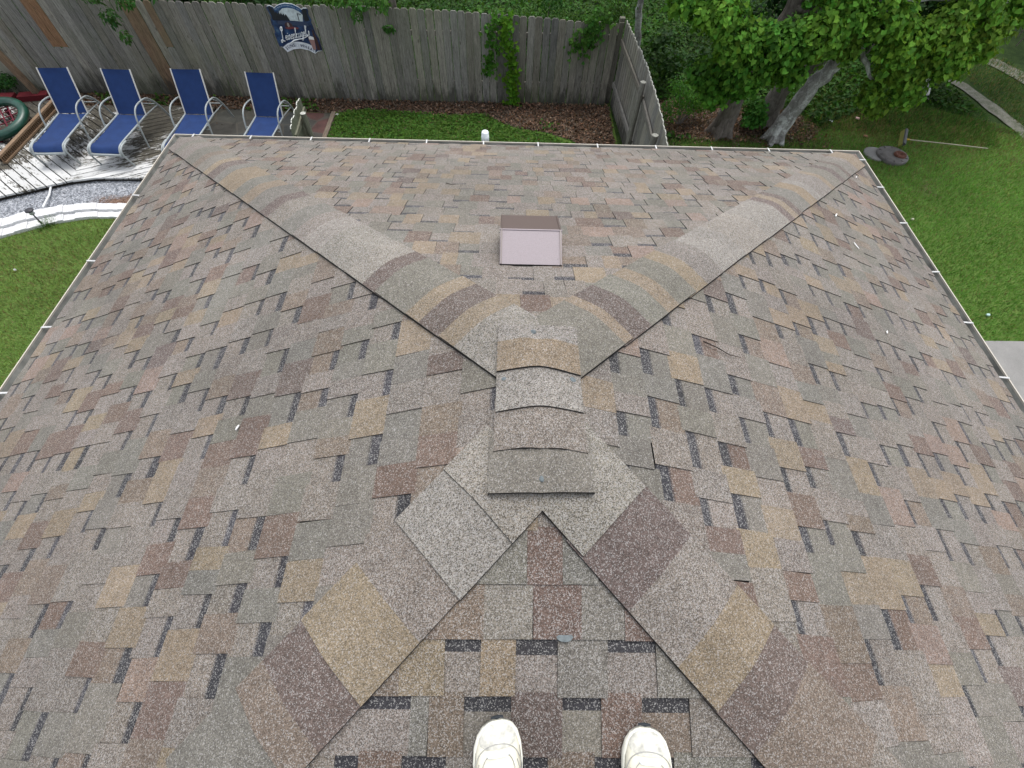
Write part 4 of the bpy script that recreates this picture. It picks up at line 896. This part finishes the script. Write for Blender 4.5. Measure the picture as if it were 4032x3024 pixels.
cl += rclumps([((5.8, 9.2, 8.6, 10.5, 2.7, 5.0), 20)], 20, .65, 380)
tree('tree', 'tree with pale lichen covered trunk leaning right over the grass', [(5.42, 8.76, 0), (5.5, 8.8, .4), (5.66, 8.8, 1.0), (5.87, 8.82, 1.4), (6.0, 8.85, 1.85), (6.2, 8.9, 2.35), (6.9, 9.3, 4.4)], .175, .085, B_PALE, cl, .078, GR2, [[(6.1, 8.85, 2.0), (6.6, 8.6, 2.0), (7.2, 8.4, 1.9)], [(6.2, 8.9, 2.3), (7.2, 8.6, 2.5), (8.1, 8.6, 2.2)], [(6.0, 8.85, 1.9), (6.3, 8.6, 1.5), (6.6, 8.4, 1.2)]], droop=.8, var=.5, per=1.7)
cl = [((6.0, 9.3, 1.9), (.5, .4, .4), 330), ((5.3, 9.3, 1.85), (.4, .35, .35), 260)] + rclumps([((4.9, 7.2, 9.3, 10.6, 2.2, 4.2), 12)], 12, .6, 330)
tree('tree', 'tree with brown split trunk just behind the pale leaning trunk', [(5.45, 9.42, 0), (5.42, 9.4, .5), (5.5, 9.4, .85), (5.85, 9.42, 1.2), (6.2, 9.5, 1.9), (6.5, 9.7, 3.6)], .21, .10, B_GREY, cl, .078, GR3, [[(5.5, 9.4, .3), (5.3, 9.35, .9), (5.25, 9.3, 1.7)]], droop=.5)
cl = rclumps([((8.2, 10.4, 10.0, 11.6, 2.4, 4.6), 16), ((10.6, 12.4, 10.8, 12.2, 2.1, 3.6), 9)], 20, .6, 330) + [((9.3, 9.6, 2.0), (.35, .3, .25), 220), ((10.1, 10.1, 2.35), (.3, .3, .2), 160)]
tree('tree', 'broad pale trunked tree at the far right beside the wheel tracks', [(9.35, 10.75, 0), (9.25, 10.7, .7), (9.2, 10.6, 1.3), (9.1, 10.6, 1.8), (9.3, 10.6, 2.6), (9.5, 10.8, 4.4)], .21, .13, B_PALE, cl, .11, GR2, [[(9.15, 10.6, 1.6), (9.7, 10.4, 2.0), (10.3, 10.3, 2.4)]], droop=.8)
cl = rclumps([((2.0, 3.4, 11.2, 12.6, 2.7, 4.4), 8)], 8, .5, 300) + [((2.2, 11.0, 1.95), (.4, .3, .25), 160)]
tree('tree', 'slim mottled pale trunk standing behind the fence corner', [(2.96, 11.81, 0), (2.86, 11.8, .6), (2.76, 11.8, 1.25), (2.7, 11.8, 2.2), (2.8, 11.9, 4.0)], .085, .05, B_PALE, cl, .085, GR3)
def hedge(name, label, cat, boxes, rr, cnt, size, col, kind='heart', stems=True, **kw):
    r = empty(name, (0, 0, 0)); tag(r, label, cat)
    cl = rclumps(boxes, 0, rr, cnt); V, F, C = join([clump(c, rad, n, size, col, shell=.3, kind=kind, **kw) for c, rad, n in cl]); tri_mesh('foliage', V, F, C, M_LEAF, r)
    mb = MB(); mean_ = np.mean([c for c, _, _ in cl], axis=0)
    for c, rad, n in cl: mb.tube([(mean_[0] + (c[0] - mean_[0]) * (.05 if len(cl) <= 6 else .8), mean_[1] + (c[1] - mean_[1]) * (.05 if len(cl) <= 6 else .8), 0), (c[0], c[1], c[2])], [.018, .008], 6)
    mb.build('stem', B_DARK, r); return r
# trees whose low branches hang over the back fence
tree('tree', 'leafy tree behind the left part of the back fence, branch hanging over it', [(-7.6, 11.6, 0), (-7.5, 11.5, 1.5), (-7.3, 11.3, 3.4)], .13, .08, B_DARK, rclumps([((-9.2, -5.6, 10.6, 12.6, 2.3, 4.4), 12)], 12, .6, 330) + [((-7.35, 9.3, 2.02), (.22, .3, .16), 170), ((-7.15, 9.1, 1.75), (.16, .2, .16), 110), ((-6.75, 9.2, 1.95), (.2, .2, .12), 110), ((-7.9, 9.5, 2.2), (.3, .3, .2), 130), ((-6.35, 9.5, 2.02), (.22, .25, .14), 110), ((-6.98, 9.0, 1.5), (.1, .12, .12), 60)], .085, (.032, .085, .018), [[(-7.3, 11.3, 2.2), (-7.4, 10.2, 2.5), (-7.2, 9.2, 2.0)], [(-7.3, 10.4, 2.5), (-6.9, 9.6, 2.3), (-6.7, 9.2, 2.0)]], kind='long', droop=.8)
tree('tree', 'leafy tree behind the back fence right of the sign, twigs over the boards', [(-2.7, 11.7, 0), (-2.7, 11.6, 1.5), (-2.8, 11.4, 3.4)], .13, .08, B_DARK, rclumps([((-4.4, -1.2, 10.7, 12.6, 2.4, 4.4), 11)], 12, .6, 330) + [((-3.3, 9.7, 1.9), (.25, .25, .14), 150), ((-2.85, 9.7, 1.85), (.3, .2, .16), 170), ((-2.45, 9.75, 1.85), (.22, .2, .18), 120), ((-2.95, 9.65, 1.66), (.14, .12, .12), 60), ((-3.8, 9.8, 2.0), (.2, .2, .12), 80), ((-2.42, 9.8, 1.42), (.16, .06, .07), 60)], .085, (.036, .10, .018), [[(-2.8, 11.4, 2.2), (-2.8, 10.4, 2.3), (-2.9, 9.7, 1.95)]], kind='long', droop=.7)
hedge('bush', 'dense green brush growing behind the middle of the back fence', 'bush', [((-1.6, 1.2, 10.7, 12.0, .5, 1.3), 9)], .45, 300, .075, (.022, .065, .010), kind='long', droop=.3)  # leaf green darkened to stand in for the canopy's shade
hedge('bush', 'dark green brush behind the fence left of the sign', 'bush', [((-9.5, -3.2, 11.0, 12.8, .4, 1.2), 14)], .5, 230, .09, (.014, .040, .008), droop=.3)
hedge('bush', 'green brush behind the fence corner with yellowish sprays', 'bush', [((1.0, 2.3, 10.7, 11.6, .6, 1.45), 5), ((-.6, 1.4, 10.5, 11.0, 1.1, 1.5), 4)], .34, 240, .07, (.038, .095, .012), kind='long', droop=.4)
hedge('bush', 'fern leaved bush left of the trunk nearest the side fence', 'bush', [((3.1, 4.0, 8.95, 9.5, .25, .75), 6)], .30, 300, .06, (.055, .155, .022), kind='long', droop=.2)
hedge('bush', 'round leaved bush between the two leaning trunks', 'bush', [((4.85, 5.15, 9.0, 9.35, .2, .6), 3)], .24, 260, .06, (.05, .15, .022), droop=.2)
hedge('bush', 'dark bush in the undergrowth behind the side fence', 'bush', [((3.0, 4.6, 10.4, 12.0, .2, .6), 6)], .38, 230, .08, (.018, .05, .010))
hedge('bush', 'tall dark bush at the far right behind the wheel tracks', 'bush', [((11.8, 15.5, 13.0, 16.0, .6, 2.6), 14)], .8, 260, .12, (.012, .035, .008))
hedge('bush', 'dark thicket behind the leaning trees', 'bush', [((5.0, 9.5, 11.5, 13.5, .4, 1.8), 14)], .6, 260, .10, (.014, .042, .009))
hedge('bush', 'leafy shrub at the left edge behind the red planter edge', 'bush', [((-11.2, -10.3, 9.5, 9.75, .2, .55), 4)], .24, 260, .075, (.03, .085, .02), kind='long')
hedge('bush', 'small green weeds by the foot of the brown post', 'weeds', [((-9.7, -9.1, 9.6, 9.8, .05, .2), 3)], .13, 120, .05, (.03, .085, .02))
# vines climbing on the back fence
def vine(label, path, spread, n, size, col):
    r = empty('climbing_vine', (0, 0, 0)); tag(r, label, 'vine')
    mb = MB(); mb.tube(smooth_path(path, 4), .006, 6); mb.build('stem', B_DARK, r)
    q = np.array([tuple(p) for p in smooth_path(path, 6)]); idx = rng.integers(0, len(q), n)
    P = q[idx] + np.stack([rng.normal(0, spread, n), -np.abs(rng.normal(0, .03, n)) - .01, rng.normal(0, spread, n)], 1)
    V, F, C = leaves(P, np.tile([0, -.7, .7], (n, 1)), size, col, jit=.4, var=.4, droop=.5); tri_mesh('leaves', V, F, C, M_LEAF, r)
vine('bright yellow green vine trailing from the fence top to the mulch', [(-.12, 9.9, 1.58), (-.2, 9.88, 1.3), (-.08, 9.88, 1.05), (-.02, 9.88, .75), (-.08, 9.88, .5), (.0, 9.88, .25), (-.02, 9.88, .02)], .07, 420, .07, (.07, .17, .012))
vine('short vine hanging at the left of the bright yellow green one', [(-.32, 9.9, 1.6), (-.5, 9.88, 1.4), (-.42, 9.88, 1.15), (-.5, 9.88, .85), (-.52, 9.88, .72)], .075, 210, .065, (.045, .13, .015))
vine('leafy vine draped over the fence close to its right corner', [(1.7, 9.98, 1.62), (1.5, 9.96, 1.45), (1.45, 9.95, 1.3), (1.3, 9.95, 1.15)], .13, 260, .065, (.045, .12, .018))
# ---- grass blades, weeds, leaf litter
def inside(P, poly):
    x, y = P[:, 0], P[:, 1]; r = np.zeros(len(P), bool); n = len(poly)
    for i in range(n):
        (xa, ya), (xb, yb) = poly[i], poly[(i + 1) % n]
        c = ((ya > y) != (yb > y)) & (x < (xb - xa) * (y - ya) / (yb - ya + 1e-12) + xa); r ^= c
    return r
def scatter(poly, dens, holes=()):
    p = np.array(poly); lo, hi = p.min(0), p.max(0); n = int((hi - lo).prod() * dens); P = rng.uniform(lo, hi, (n, 2)); m = inside(P, poly)
    for h in holes: m &= ~inside(P, h)
    return P[m]
def fbm(P, s, seed=0):
    r = np.random.default_rng(seed); out = np.zeros(len(P))
    for k in range(6): a = r.uniform(0, 6.28); f = s * 1.7 ** k; out += np.sin(P[:, 0] * f * math.cos(a) + P[:, 1] * f * math.sin(a) + r.uniform(0, 6)) / 1.5 ** k
    return out / 2.2
def blades(name, P, h, w, col, dry=None, label=None, cat='grass', z=0.0, var=.45, yellow=.05):
    n = len(P); a = rng.uniform(0, 2 * math.pi, n); ln = rng.normal(0, .45, (n, 2)) * h; hh = h * rng.uniform(.5, 1.2, n)
    B = np.concatenate([P, np.full((n, 1), z)], 1); d = np.stack([np.cos(a), np.sin(a), 0 * a], 1) * w / 2
    V = np.stack([B - d, B + d, B + np.stack([ln[:, 0], ln[:, 1], hh], 1)], 1).reshape(-1, 3); F = np.arange(3 * n).reshape(-1, 3)
    g = rng.uniform(1 - var, 1 + var, n) * (1 + .16 * fbm(P, 1.1, 3) + .10 * fbm(P, 5, 5)); C = np.array(col)[None, :] * g[:, None]
    yl = rng.random(n) < yellow; C[yl] = np.array((.20, .19, .07)) * g[yl, None]
    if dry is not None: dm = rng.random(n) < dry(P); C[dm] = np.array((.17, .13, .065)) * g[dm, None]
    C = np.concatenate([C.clip(0, 1), np.ones((n, 1))], 1); o = tri_mesh(name, V, F, C, M_LEAF); tag(o, label, cat, kind='stuff'); return o
RL_ = [(3.2, 3.57), (12.2, 3.57), (12.2, 8.2), (10.6, 9.6), (8.5, 10.6), (6.6, 10.2), (6.0, 9.0), (2.35, 8.6), (2.35, 4.2)]
circ = [(7.70 + .30 * math.cos(a), 8.24 + .30 * math.sin(a)) for a in np.linspace(0, 6.28, 16)]; circ2 = [(7.42 + .23 * math.cos(a), 8.33 + .23 * math.sin(a)) for a in np.linspace(0, 6.28, 16)]
def dryR(P): return np.clip(.06 + .55 * np.exp(-((P[:, 0] - 7.8) ** 2 + (P[:, 1] - 9.4) ** 2) / .35) + np.clip((P[:, 1] - 7.6) * .22, 0, .30) + .2 * np.clip(fbm(P, 1.3, 9), 0, 1) * (P[:, 1] > 6.5), 0, .85)
blades('lawn_grass', scatter(RL_, 2300, (circ, circ2)), .055, .011, (.115, .25, .05), dryR, 'bright green lawn to the right of the roof', yellow=.05)
LLw = [(-12.5, 2.6)] + [(a, b - .02) for a, b in BL[:9]] + [(-3.2, 5.4), (-3.2, .4), (-9, .4)]
blades('lawn_grass', scatter(LLw, 2600), .05, .010, (.155, .245, .07), lambda P: np.clip(.10 + .25 * np.clip(fbm(P, 1.0, 2), 0, 1), 0, 1), 'mown lawn to the left of the roof inside the white brick edging', yellow=.14)
MLw = [(-3.74, 4.2), (-3.74, 9.4), (-3.1, 9.55), (-1.2, 9.4), (-.6, 9.48), (-.3, 9.18), (.15, 8.93), (.65, 8.8), (1.2, 8.5), (1.6, 7.9), (2.0, 7.5), (2.05, 4.2)]
P2 = scatter(MLw, 1300); n = len(P2)
V, F, C = leaves(np.concatenate([P2, rng.uniform(.02, .07, (n, 1))], 1), np.tile([0, 0, 1.0], (n, 1)),   .034, (.055, .125, .018), jit=.5, var=.4); tag(tri_mesh('clover_weeds', V, F, C, M_LEAF), 'leafy green clover patch between the back fence and the roof', 'weeds', kind='stuff')
blades('lawn_grass', scatter(MLw, 1100), .06, .010, (.055, .14, .02), None, 'rough grass growing among the clover behind the house')
WILD = [(2.35, 8.6), (6.2, 8.95), (8.6, 10.5), (10.3, 9.8), (10.4, 10.8), (9.8, 12.4), (11.2, 16), (-14, 16), (-14, 10.1), (2.2, 10.4)]
P2 = scatter(WILD, 330, (TRB,)); n = len(P2); sh = np.clip(1.0 + .5 * fbm(P2, 1.2, 8), .35, 1.6)
V, F, C = leaves(np.concatenate([P2, rng.uniform(.02, .12, (n, 1))], 1), np.tile([0, 0, 1.0], (n, 1)), .075, (.034, .085, .015), jit=.5, var=.5); C[:, :3] *= np.concatenate([sh, sh])[:, None]
tag(tri_mesh('ground_cover', V, F, C, M_LEAF), 'dark leafy ground cover spreading behind the fences and under the trees', 'ground cover', kind='stuff')
blades('tall_weeds', scatter([(6.4, 9.3), (10.2, 8.6), (10.6, 10.0), (10.2, 12.0), (8.0, 12.0), (6.6, 10.8)], 1000), .09, .012, (.045, .12, .02), lambda P: np.clip(.15 + .3 * fbm(P, 1.5, 4), 0, .6), 'rough grass between the trees and the wheel tracks')
blades('tall_weeds', scatter([(11.2, 8.0), (12.6, 8.0), (12.6, 12.5), (11.6, 13.2), (11.0, 12)], 900), .07, .012, (.045, .11, .02), lambda P: .3 + 0 * P[:, 0], 'rough grass strip between the two wheel tracks')
blades('grass_tuft', np.array([-7.9, 5.78]) + rng.normal(0, .07, (160, 2)), .13, .010, (.06, .13, .025), None, 'grass tuft at the foot of the path light')
BR = (.125, .082, .058)
def litter(name, polys, dens, label, size=.055, holes=()):
    P2 = np.concatenate([scatter(p, d, holes) for p, d in zip(polys, dens)]); n = len(P2)
    V, F, C = leaves(np.concatenate([P2, rng.uniform(.012, .045, (n, 1))], 1), np.tile([0, 0, 1.0], (n, 1)), size, BR, jit=.55, var=.65, kind='long', fold=.6, aspect=1.0)
    pal = rng.random(len(C) // 2) < .25; pal = np.concatenate([pal, pal]); C[pal, :3] *= np.array([1.9, 1.9, 1.9]); C[:, :3] = C[:, :3].clip(0, .5)
    tag(tri_mesh(name, V, F, C, M_LEAF), label, 'leaf litter', kind='stuff')
litter('leaf_litter', [MUL], [1500], 'brown fallen leaves covering the bed along the back fence')
litter('leaf_litter', [TRB, [(2.4, 8.4), (6.6, 8.5), (6.8, 9.0), (2.4, 9.3)]], [900, 150], 'brown fallen leaves around the tree trunks')
litter('leaf_litter', [MLw, [(-8.1, 7.4), (-3.9, 7.4), (-3.9, 9.4), (-8.1, 9.4)]], [60, 5], 'scattered brown leaves on the clover and slate', .05)
# weeds sprinkled on the mulch strip
P2 = scatter([(-9.2, 9.4), (-3.8, 9.45), (-3.0, 9.6), (-3.0, 9.9), (-9.2, 9.9)], 500); P2 = P2[fbm(P2, 2.2, 6) > .15]; P3 = scatter([(.5, 8.9), (.9, 8.85), (1.0, 9.2), (.6, 9.25)], 160); P2 = np.concatenate([P2, P3]); n = len(P2)
V, F, C = leaves(np.concatenate([P2, rng.uniform(.03, .10, (n, 1))], 1), np.tile([0, 0, 1.0], (n, 1)), .05, (.05, .11, .02), jit=.6, var=.4); tag(tri_mesh('mulch_weeds', V, F, C, M_LEAF), 'small weeds sprouting through the mulch along the fence', 'weeds', kind='stuff')
# gravel stones
P2 = scatter([(a, b + .06) for a, b in DF] + [(a, b + .01) for a, b in GL[::-1]], 900); P2 = P2[P2[:, 0] < -5.5]; n = len(P2); s = rng.uniform(.006, .016, n)[:, None, None]
O = np.array([[1, 0, 0], [0, 1, 0], [-1, 0, 0], [0, -1, 0], [0, 0, .8]], float) + rng.normal(0, .2, (n, 5, 3)); V = (np.concatenate([P2, np.full((n, 1), .013)], 1)[:, None, :] + O * s).reshape(-1, 3)
F = (np.arange(n)[:, None, None] * 5 + np.array([[0, 1, 4], [1, 2, 4], [2, 3, 4], [3, 0, 4]])).reshape(-1, 3)
brn = (P2[:, 1] < 6.55 + .1 * np.sin(P2[:, 0] * 9)) & (P2[:, 0] > -7.35); g = rng.uniform(.10, .42, n)[:, None]; cc = g * np.where(brn[:, None], np.array([[.55, .33, .21]]), np.array([[.93, .98, 1.05]])); C = np.repeat(np.concatenate([cc, np.ones((n, 1))], 1), 4, axis=0)
tag(tri_mesh('gravel_stones', V, F, C, M_VC), 'loose grey and rusty brown stones on the gravel path', 'gravel', kind='stuff')
# the yard was surveyed in a frame turned a fraction of a degree from the house's: bring it into the house's frame
YT = Matrix.Translation((.0229, .0039, 0)) @ Matrix.Rotation(math.atan2(.00664, .99053), 4, 'Z') @ Matrix.Scale(.99056, 4)
for o in COL.objects:
    if o.parent is None and o.name not in HOUSE_OBJS: o.matrix_basis = YT @ o.matrix_basis
# ================================================================== PERSON
t = NT('shoe_cream', .6, .3); co = t.coord(); t.base(t.ramp(t.noise(co, 25, 5, .7), [(.3, (.60, .57, .45)), (.6, (.74, .71, .58))])); t.bump(t.noise(co, 900, 2), .25, .0005); M_CREAM = t.m
M_SOLE = mat_plain('midsole', (.78, .77, .67), .5, .06, 12); M_TOE = mat_plain('toe_mesh', (.55, .54, .48), .8, .3, 60, bump=.4, bscale=900); M_OUT = mat_plain('rubber_outsole', (.02, .025, .03), .7); M_SEAM = mat_plain('seam_grey', (.36, .36, .34), .8); M_PALEB = mat_plain('pale_blue', (.62, .70, .76), .5)
person = empty('person', (0, 0, 0)); tag(person, 'person in cream running shoes and dark jeans standing on the near roof slope', 'person')
tilt = math.atan(SL)
def make_shoe(px, py, yaw, mir):
    # local: +y toe direction (toe tip at 0), z up from the sole
    M = Matrix.Translation((px, py, RZ + SL * py + .0135)) @ Matrix.Rotation(yaw, 4, 'Z') @ Matrix.Rotation(tilt, 4, 'X') @ Matrix.Diagonal((1.07, 1.0, 1.0, 1.0))
    W_ = lambda p: tuple(M @ Vector(p))
    st = [(0, .012), (.004, .024), (.014, .037), (.032, .049), (.06, .057), (.095, .060), (.13, .057), (.17, .050), (.21, .045), (.25, .043), (.28, .036), (.295, .020), (.30, .006)]
    off = lambda s: mir * .010 * math.sin(min(1, s / .16) * math.pi / 2) - mir * .004
    hU = [(0, .030), (.004, .036), (.014, .044), (.032, .052), (.06, .060), (.095, .070), (.13, .084), (.17, .104), (.21, .115), (.25, .112), (.28, .108), (.295, .09), (.30, .05)]
    N = 18
    def sec(s, w, z0, z1, pw, inset=0.0, half=True):
        r = []
        for k in range(N + 1):
            a = math.pi * k / N; c_, s_ = math.cos(a), math.sin(a)
            r.append(W_((off(s) + (w - inset) * math.copysign(abs(c_) ** pw, c_), -s, z0 + (z1 - z0) * abs(s_) ** pw)))
        return r
    m = MB()     # midsole
    prof = lambda s, w, k: [(off(s) + w * a, -s) for a in k]
    lo = [sec(s, w, 0, 0.0, 1) for s, w in st]
    ring = []
    L = [(off(s) - w, -s) for s, w in st]; Rg = [(off(s) + w, -s) for s, w in st][::-1]; out = L + Rg
    cx_, cy_ = off(.1), -.15
    def rr(scale, z): return [W_((cx_ + (x - cx_) * scale, cy_ + (y - cy_) * scale, z + (.014 * max(0, 1 + y / .05) if z < .02 else 0))) for x, y in out]
    m.grid([rr(.955, .004), rr(1.0, .012), rr(1.01, .022), rr(.985, .032), rr(.94, .034)], close_v=True); m.build('sole', M_SOLE, person)
    m = MB(); m.grid([rr(.90, .001), rr(.957, .0045), rr(.95, .0115)], close_v=True); m.poly(rr(.90, .001)[::-1]); 
    m.tube([W_((-.014 - mir * .004, .000, .016)), W_((0 - mir * .004, .003, .020)), W_((.014 - mir * .004, .000, .016))], [.004, .005, .004], 8); m.build('outsole', M_OUT, person)
    m = MB(); G = []
    for (s, w), (_, h) in zip(st, hU): G.append(sec(s, w, .028, h, .82, .0045))
    m.grid(G); m.build('upper', M_CREAM, person)
    def surf(s, a, lift=.0012):   # point on the upper: s from the toe, a in 0..1 across
        w = np.interp(s, [q[0] for q in st], [q[1] for q in st]) - .0045; h = np.interp(s, [q[0] for q in hU], [q[1] for q in hU]); an = math.pi * a; c_, s_ = math.cos(an), math.sin(an); pw = .82
        return W_((off(s) + (w + lift) * math.copysign(abs(c_) ** pw, c_), -s, .028 + (h + lift - .028) * abs(s_) ** pw))
    m = MB(); G = []     # dusty mesh toe
    for s, e in ((.004, .30), (.012, .42), (.022, .47), (.034, .40), (.044, .30), (.050, .16)):
        G.append([surf(s + .0, .5 + e * f, .0016) for f in np.linspace(-1, 1, 13)])
    m.grid(G); m.build('toe_cap', M_TOE, person)
    m = MB()     # seams
    for path in ([(.30, .12), (.12, .10), (.07, .18), (.046, .34), (.04, .5), (.046, .66), (.07, .82), (.12, .90), (.30, .88)], [(.15, .30), (.10, .28), (.066, .36), (.058, .5), (.066, .64), (.10, .72), (.15, .70)], [(.15, .22), (.11, .16), (.08, .22)], [(.15, .78), (.11, .84), (.08, .78)]):
        m.tube(smooth_path([surf(s, a, .002) for s, a in path], 4), .0011, 6)
    m.build('stitching', M_SEAM, person)
    m = MB(); m.grid([[surf(s, .5 + f * e, .0035) for f in np.linspace(-1, 1, 5)] for s, e in ((.056, .10), (.061, .13), (.066, .10))]); m.build('badge', M_PALEB, person)
    m = MB(); m.grid([[surf(s, .5 + f * e, .005) for f in np.linspace(-1, 1, 7)] for s, e in ((.100, .10), (.108, .20), (.125, .22), (.16, .20), (.20, .2))]); m.build('tongue', M_PALEB, person)
    m = MB()
    for k in range(5):
        s = .118 + k * .018; m.tube([surf(s, .26, .007), surf(s + .004, .5, .011), surf(s, .74, .007)], .0028, 6); m.tube([surf(s, .26, .007), surf(s + .012, .5, .012), surf(s + .018, .74, .007)], .0024, 6)
    m.build('lace', M_CREAM, person)
    return M
ML = make_shoe(-.118, -.690, math.radians(8), -1); MR = make_shoe(.277, -.704, math.radians(-4), 1)
def skin_obj(name, verts, edges, radii, mat, parent, root=0, sub=2):
    me = bpy.data.meshes.new(name); me.from_pydata(verts, edges, []); me.materials.append(mat)
    o = bpy.data.objects.new(name, me); COL.objects.link(o); o.parent = parent
    sk = o.modifiers.new('skin', 'SKIN'); sk.use_smooth_shade = True
    if not me.skin_vertices: me.skin_vertices_add() if hasattr(me, 'skin_vertices_add') else None
    for i, d in enumerate(me.skin_vertices[0].data):
        r = radii[i]; d.radius = r if hasattr(r, '__len__') else (r, r); d.use_root = (i == root)
    ss = o.modifiers.new('sub', 'SUBSURF'); ss.levels = ss.render_levels = sub; return o
M_SKIN = mat_plain('skin', (.42, .25, .18), .55, .05, 10); M_JEAN = mat_plain('denim', (.025, .035, .06), .85, .2, 40, bump=.3); M_TEE = mat_plain('grey_cotton', (.12, .13, .14), .9, .1, 20); M_HAIR = mat_plain('brown_hair', (.035, .022, .014), .7, .3, 60)
fz = RZ + SL * -.95
aL, aR = Vector((-.105, -.955, fz + .07)), Vector((.245, -.965, fz + .07))
pel = Vector((.06, -1.04, 4.70)); chest = Vector((.06, -1.10, 5.10)); neck = Vector((.06, -1.09, 5.28)); head = Vector((.06, -1.06, 5.42))
V = [pel, (pel + chest) / 2 + Vector((0, .0, 0)), chest, neck, head, head + Vector((0, .01, .09))]
Ed = [(0, 1), (1, 2), (2, 3), (3, 4), (4, 5)]; Rd = [(.15, .11), (.135, .10), (.17, .11), (.055, .055), (.085, .095), (.06, .07)]
for s, an in ((-1, aL), (1, aR)):
    hip = pel + Vector((s * .09, 0, -.06)); kn = Vector(((hip.x + an.x) / 2 + s * .02, -.97, (hip.z + an.z) / 2)); b = len(V)
    V += [hip, kn, an]; Ed += [(0, b), (b, b + 1), (b + 1, b + 2)]; Rd += [.085, .055, .038]
    sh = chest + Vector((s * .18, 0, .08)); el = Vector((.06 + s * .27, -1.02, 4.98)); wr = Vector((-.02 + s * .12, -.76, 5.24)); b = len(V)
    V += [sh, el, wr]; Ed += [(2, b), (b, b + 1), (b + 1, b + 2)]; Rd += [.055, .04, .026]
    # palm and five separate fingers curled up towards the held phone
    pm = wr + Vector((-s * .015, .05, .035)); b2 = len(V); V.append(pm); Ed.append((b + 2, b2)); Rd.append((.036, .016))
    for k in range(4):
        f0 = pm + Vector((s * (.028 - k * .018), .022, .028 - abs(k - 1.2) * .004)); f1 = f0 + Vector((-s * .006, .004, .030)); f2 = f1 + Vector((-s * .012, -.014, .018)); c = len(V)
        V += [f0, f1, f2]; Ed += [(b2, c), (c, c + 1), (c + 1, c + 2)]; Rd += [.0095, .0088, .007]
    f0 = pm + Vector((-s * .034, -.006, -.002)); f1 = f0 + Vector((-s * .016, .0, .024)); c = len(V); V += [f0, f1]; Ed += [(b2, c), (c, c + 1)]; Rd += [.011, .0085]
skin_obj('body', [tuple(v) for v in V], Ed, Rd, M_SKIN, person)
# face
for s in (-1, 1):
    mb = MB(); c = head + Vector((s * .032, .088, .045)); lathe(mb, c.x, c.y, [(.001, c.z - .011), (.009, c.z - .006), (.011, c.z), (.009, c.z + .006), (.001, c.z + .011)], 10); mb.build('eye', mat_plain('eye_white', (.5, .48, .45), .3), person)
    mb = MB(); c = head + Vector((s * .088, -.005, .03)); mb.tube([c + Vector((0, 0, -.028)), c + Vector((s * .012, -.006, 0)), c + Vector((s * .004, -.004, .028))], [.007, .012, .009], 8); mb.build('ear', M_SKIN, person)
mb = MB(); mb.tube([head + Vector((0, .09, .05)), head + Vector((0, .112, .01)), head + Vector((0, .10, .0))], [.009, .014, .010], 8); mb.build('nose', M_SKIN, person)
mb = MB(); mb.tube([head + Vector((-.022, .094, -.03)), head + Vector((0, .10, -.03)), head + Vector((.022, .094, -.03))], [.004, .007, .004], 8); mb.build('mouth', mat_plain('lips', (.30, .13, .10), .5), person)
skin_obj('hair', [tuple(head + Vector(p)) for p in ((0, -.035, .02), (0, -.015, .085), (0, .02, .125))], [(0, 1), (1, 2)], [(.095, .085), (.098, .092), (.07, .06)], M_HAIR, person)
# clothes follow the body
V = [pel + Vector((0, 0, .05))]; Ed = []; Rd = [(.165, .125)]
for s, an in ((-1, aL), (1, aR)):
    hip = pel + Vector((s * .09, 0, -.06)); kn = Vector(((hip.x + an.x) / 2 + s * .02, -.97, (hip.z + an.z) / 2)); b = len(V)
    V += [hip, kn, an + Vector((0, 0, .03))]; Ed += [(0, b), (b, b + 1), (b + 1, b + 2)]; Rd += [.10, .075, .066]
skin_obj('jeans', [tuple(v) for v in V], Ed, Rd, M_JEAN, person)
V = [pel + Vector((0, 0, -.02)), (pel + chest) / 2, chest, chest + Vector((0, 0, .13))]; Ed = [(0, 1), (1, 2), (2, 3)]; Rd = [(.20, .16), (.175, .135), (.185, .125), (.07, .065)]
for s in (-1, 1):
    sh = chest + Vector((s * .18, 0, .08)); el = Vector((.06 + s * .27, -1.02, 4.98)); b = len(V); V += [sh, sh + (el - sh) * .75]; Ed += [(2, b), (b, b + 1)]; Rd += [.07, .062]
skin_obj('shirt', [tuple(v) for v in V], Ed, Rd, M_TEE, person)
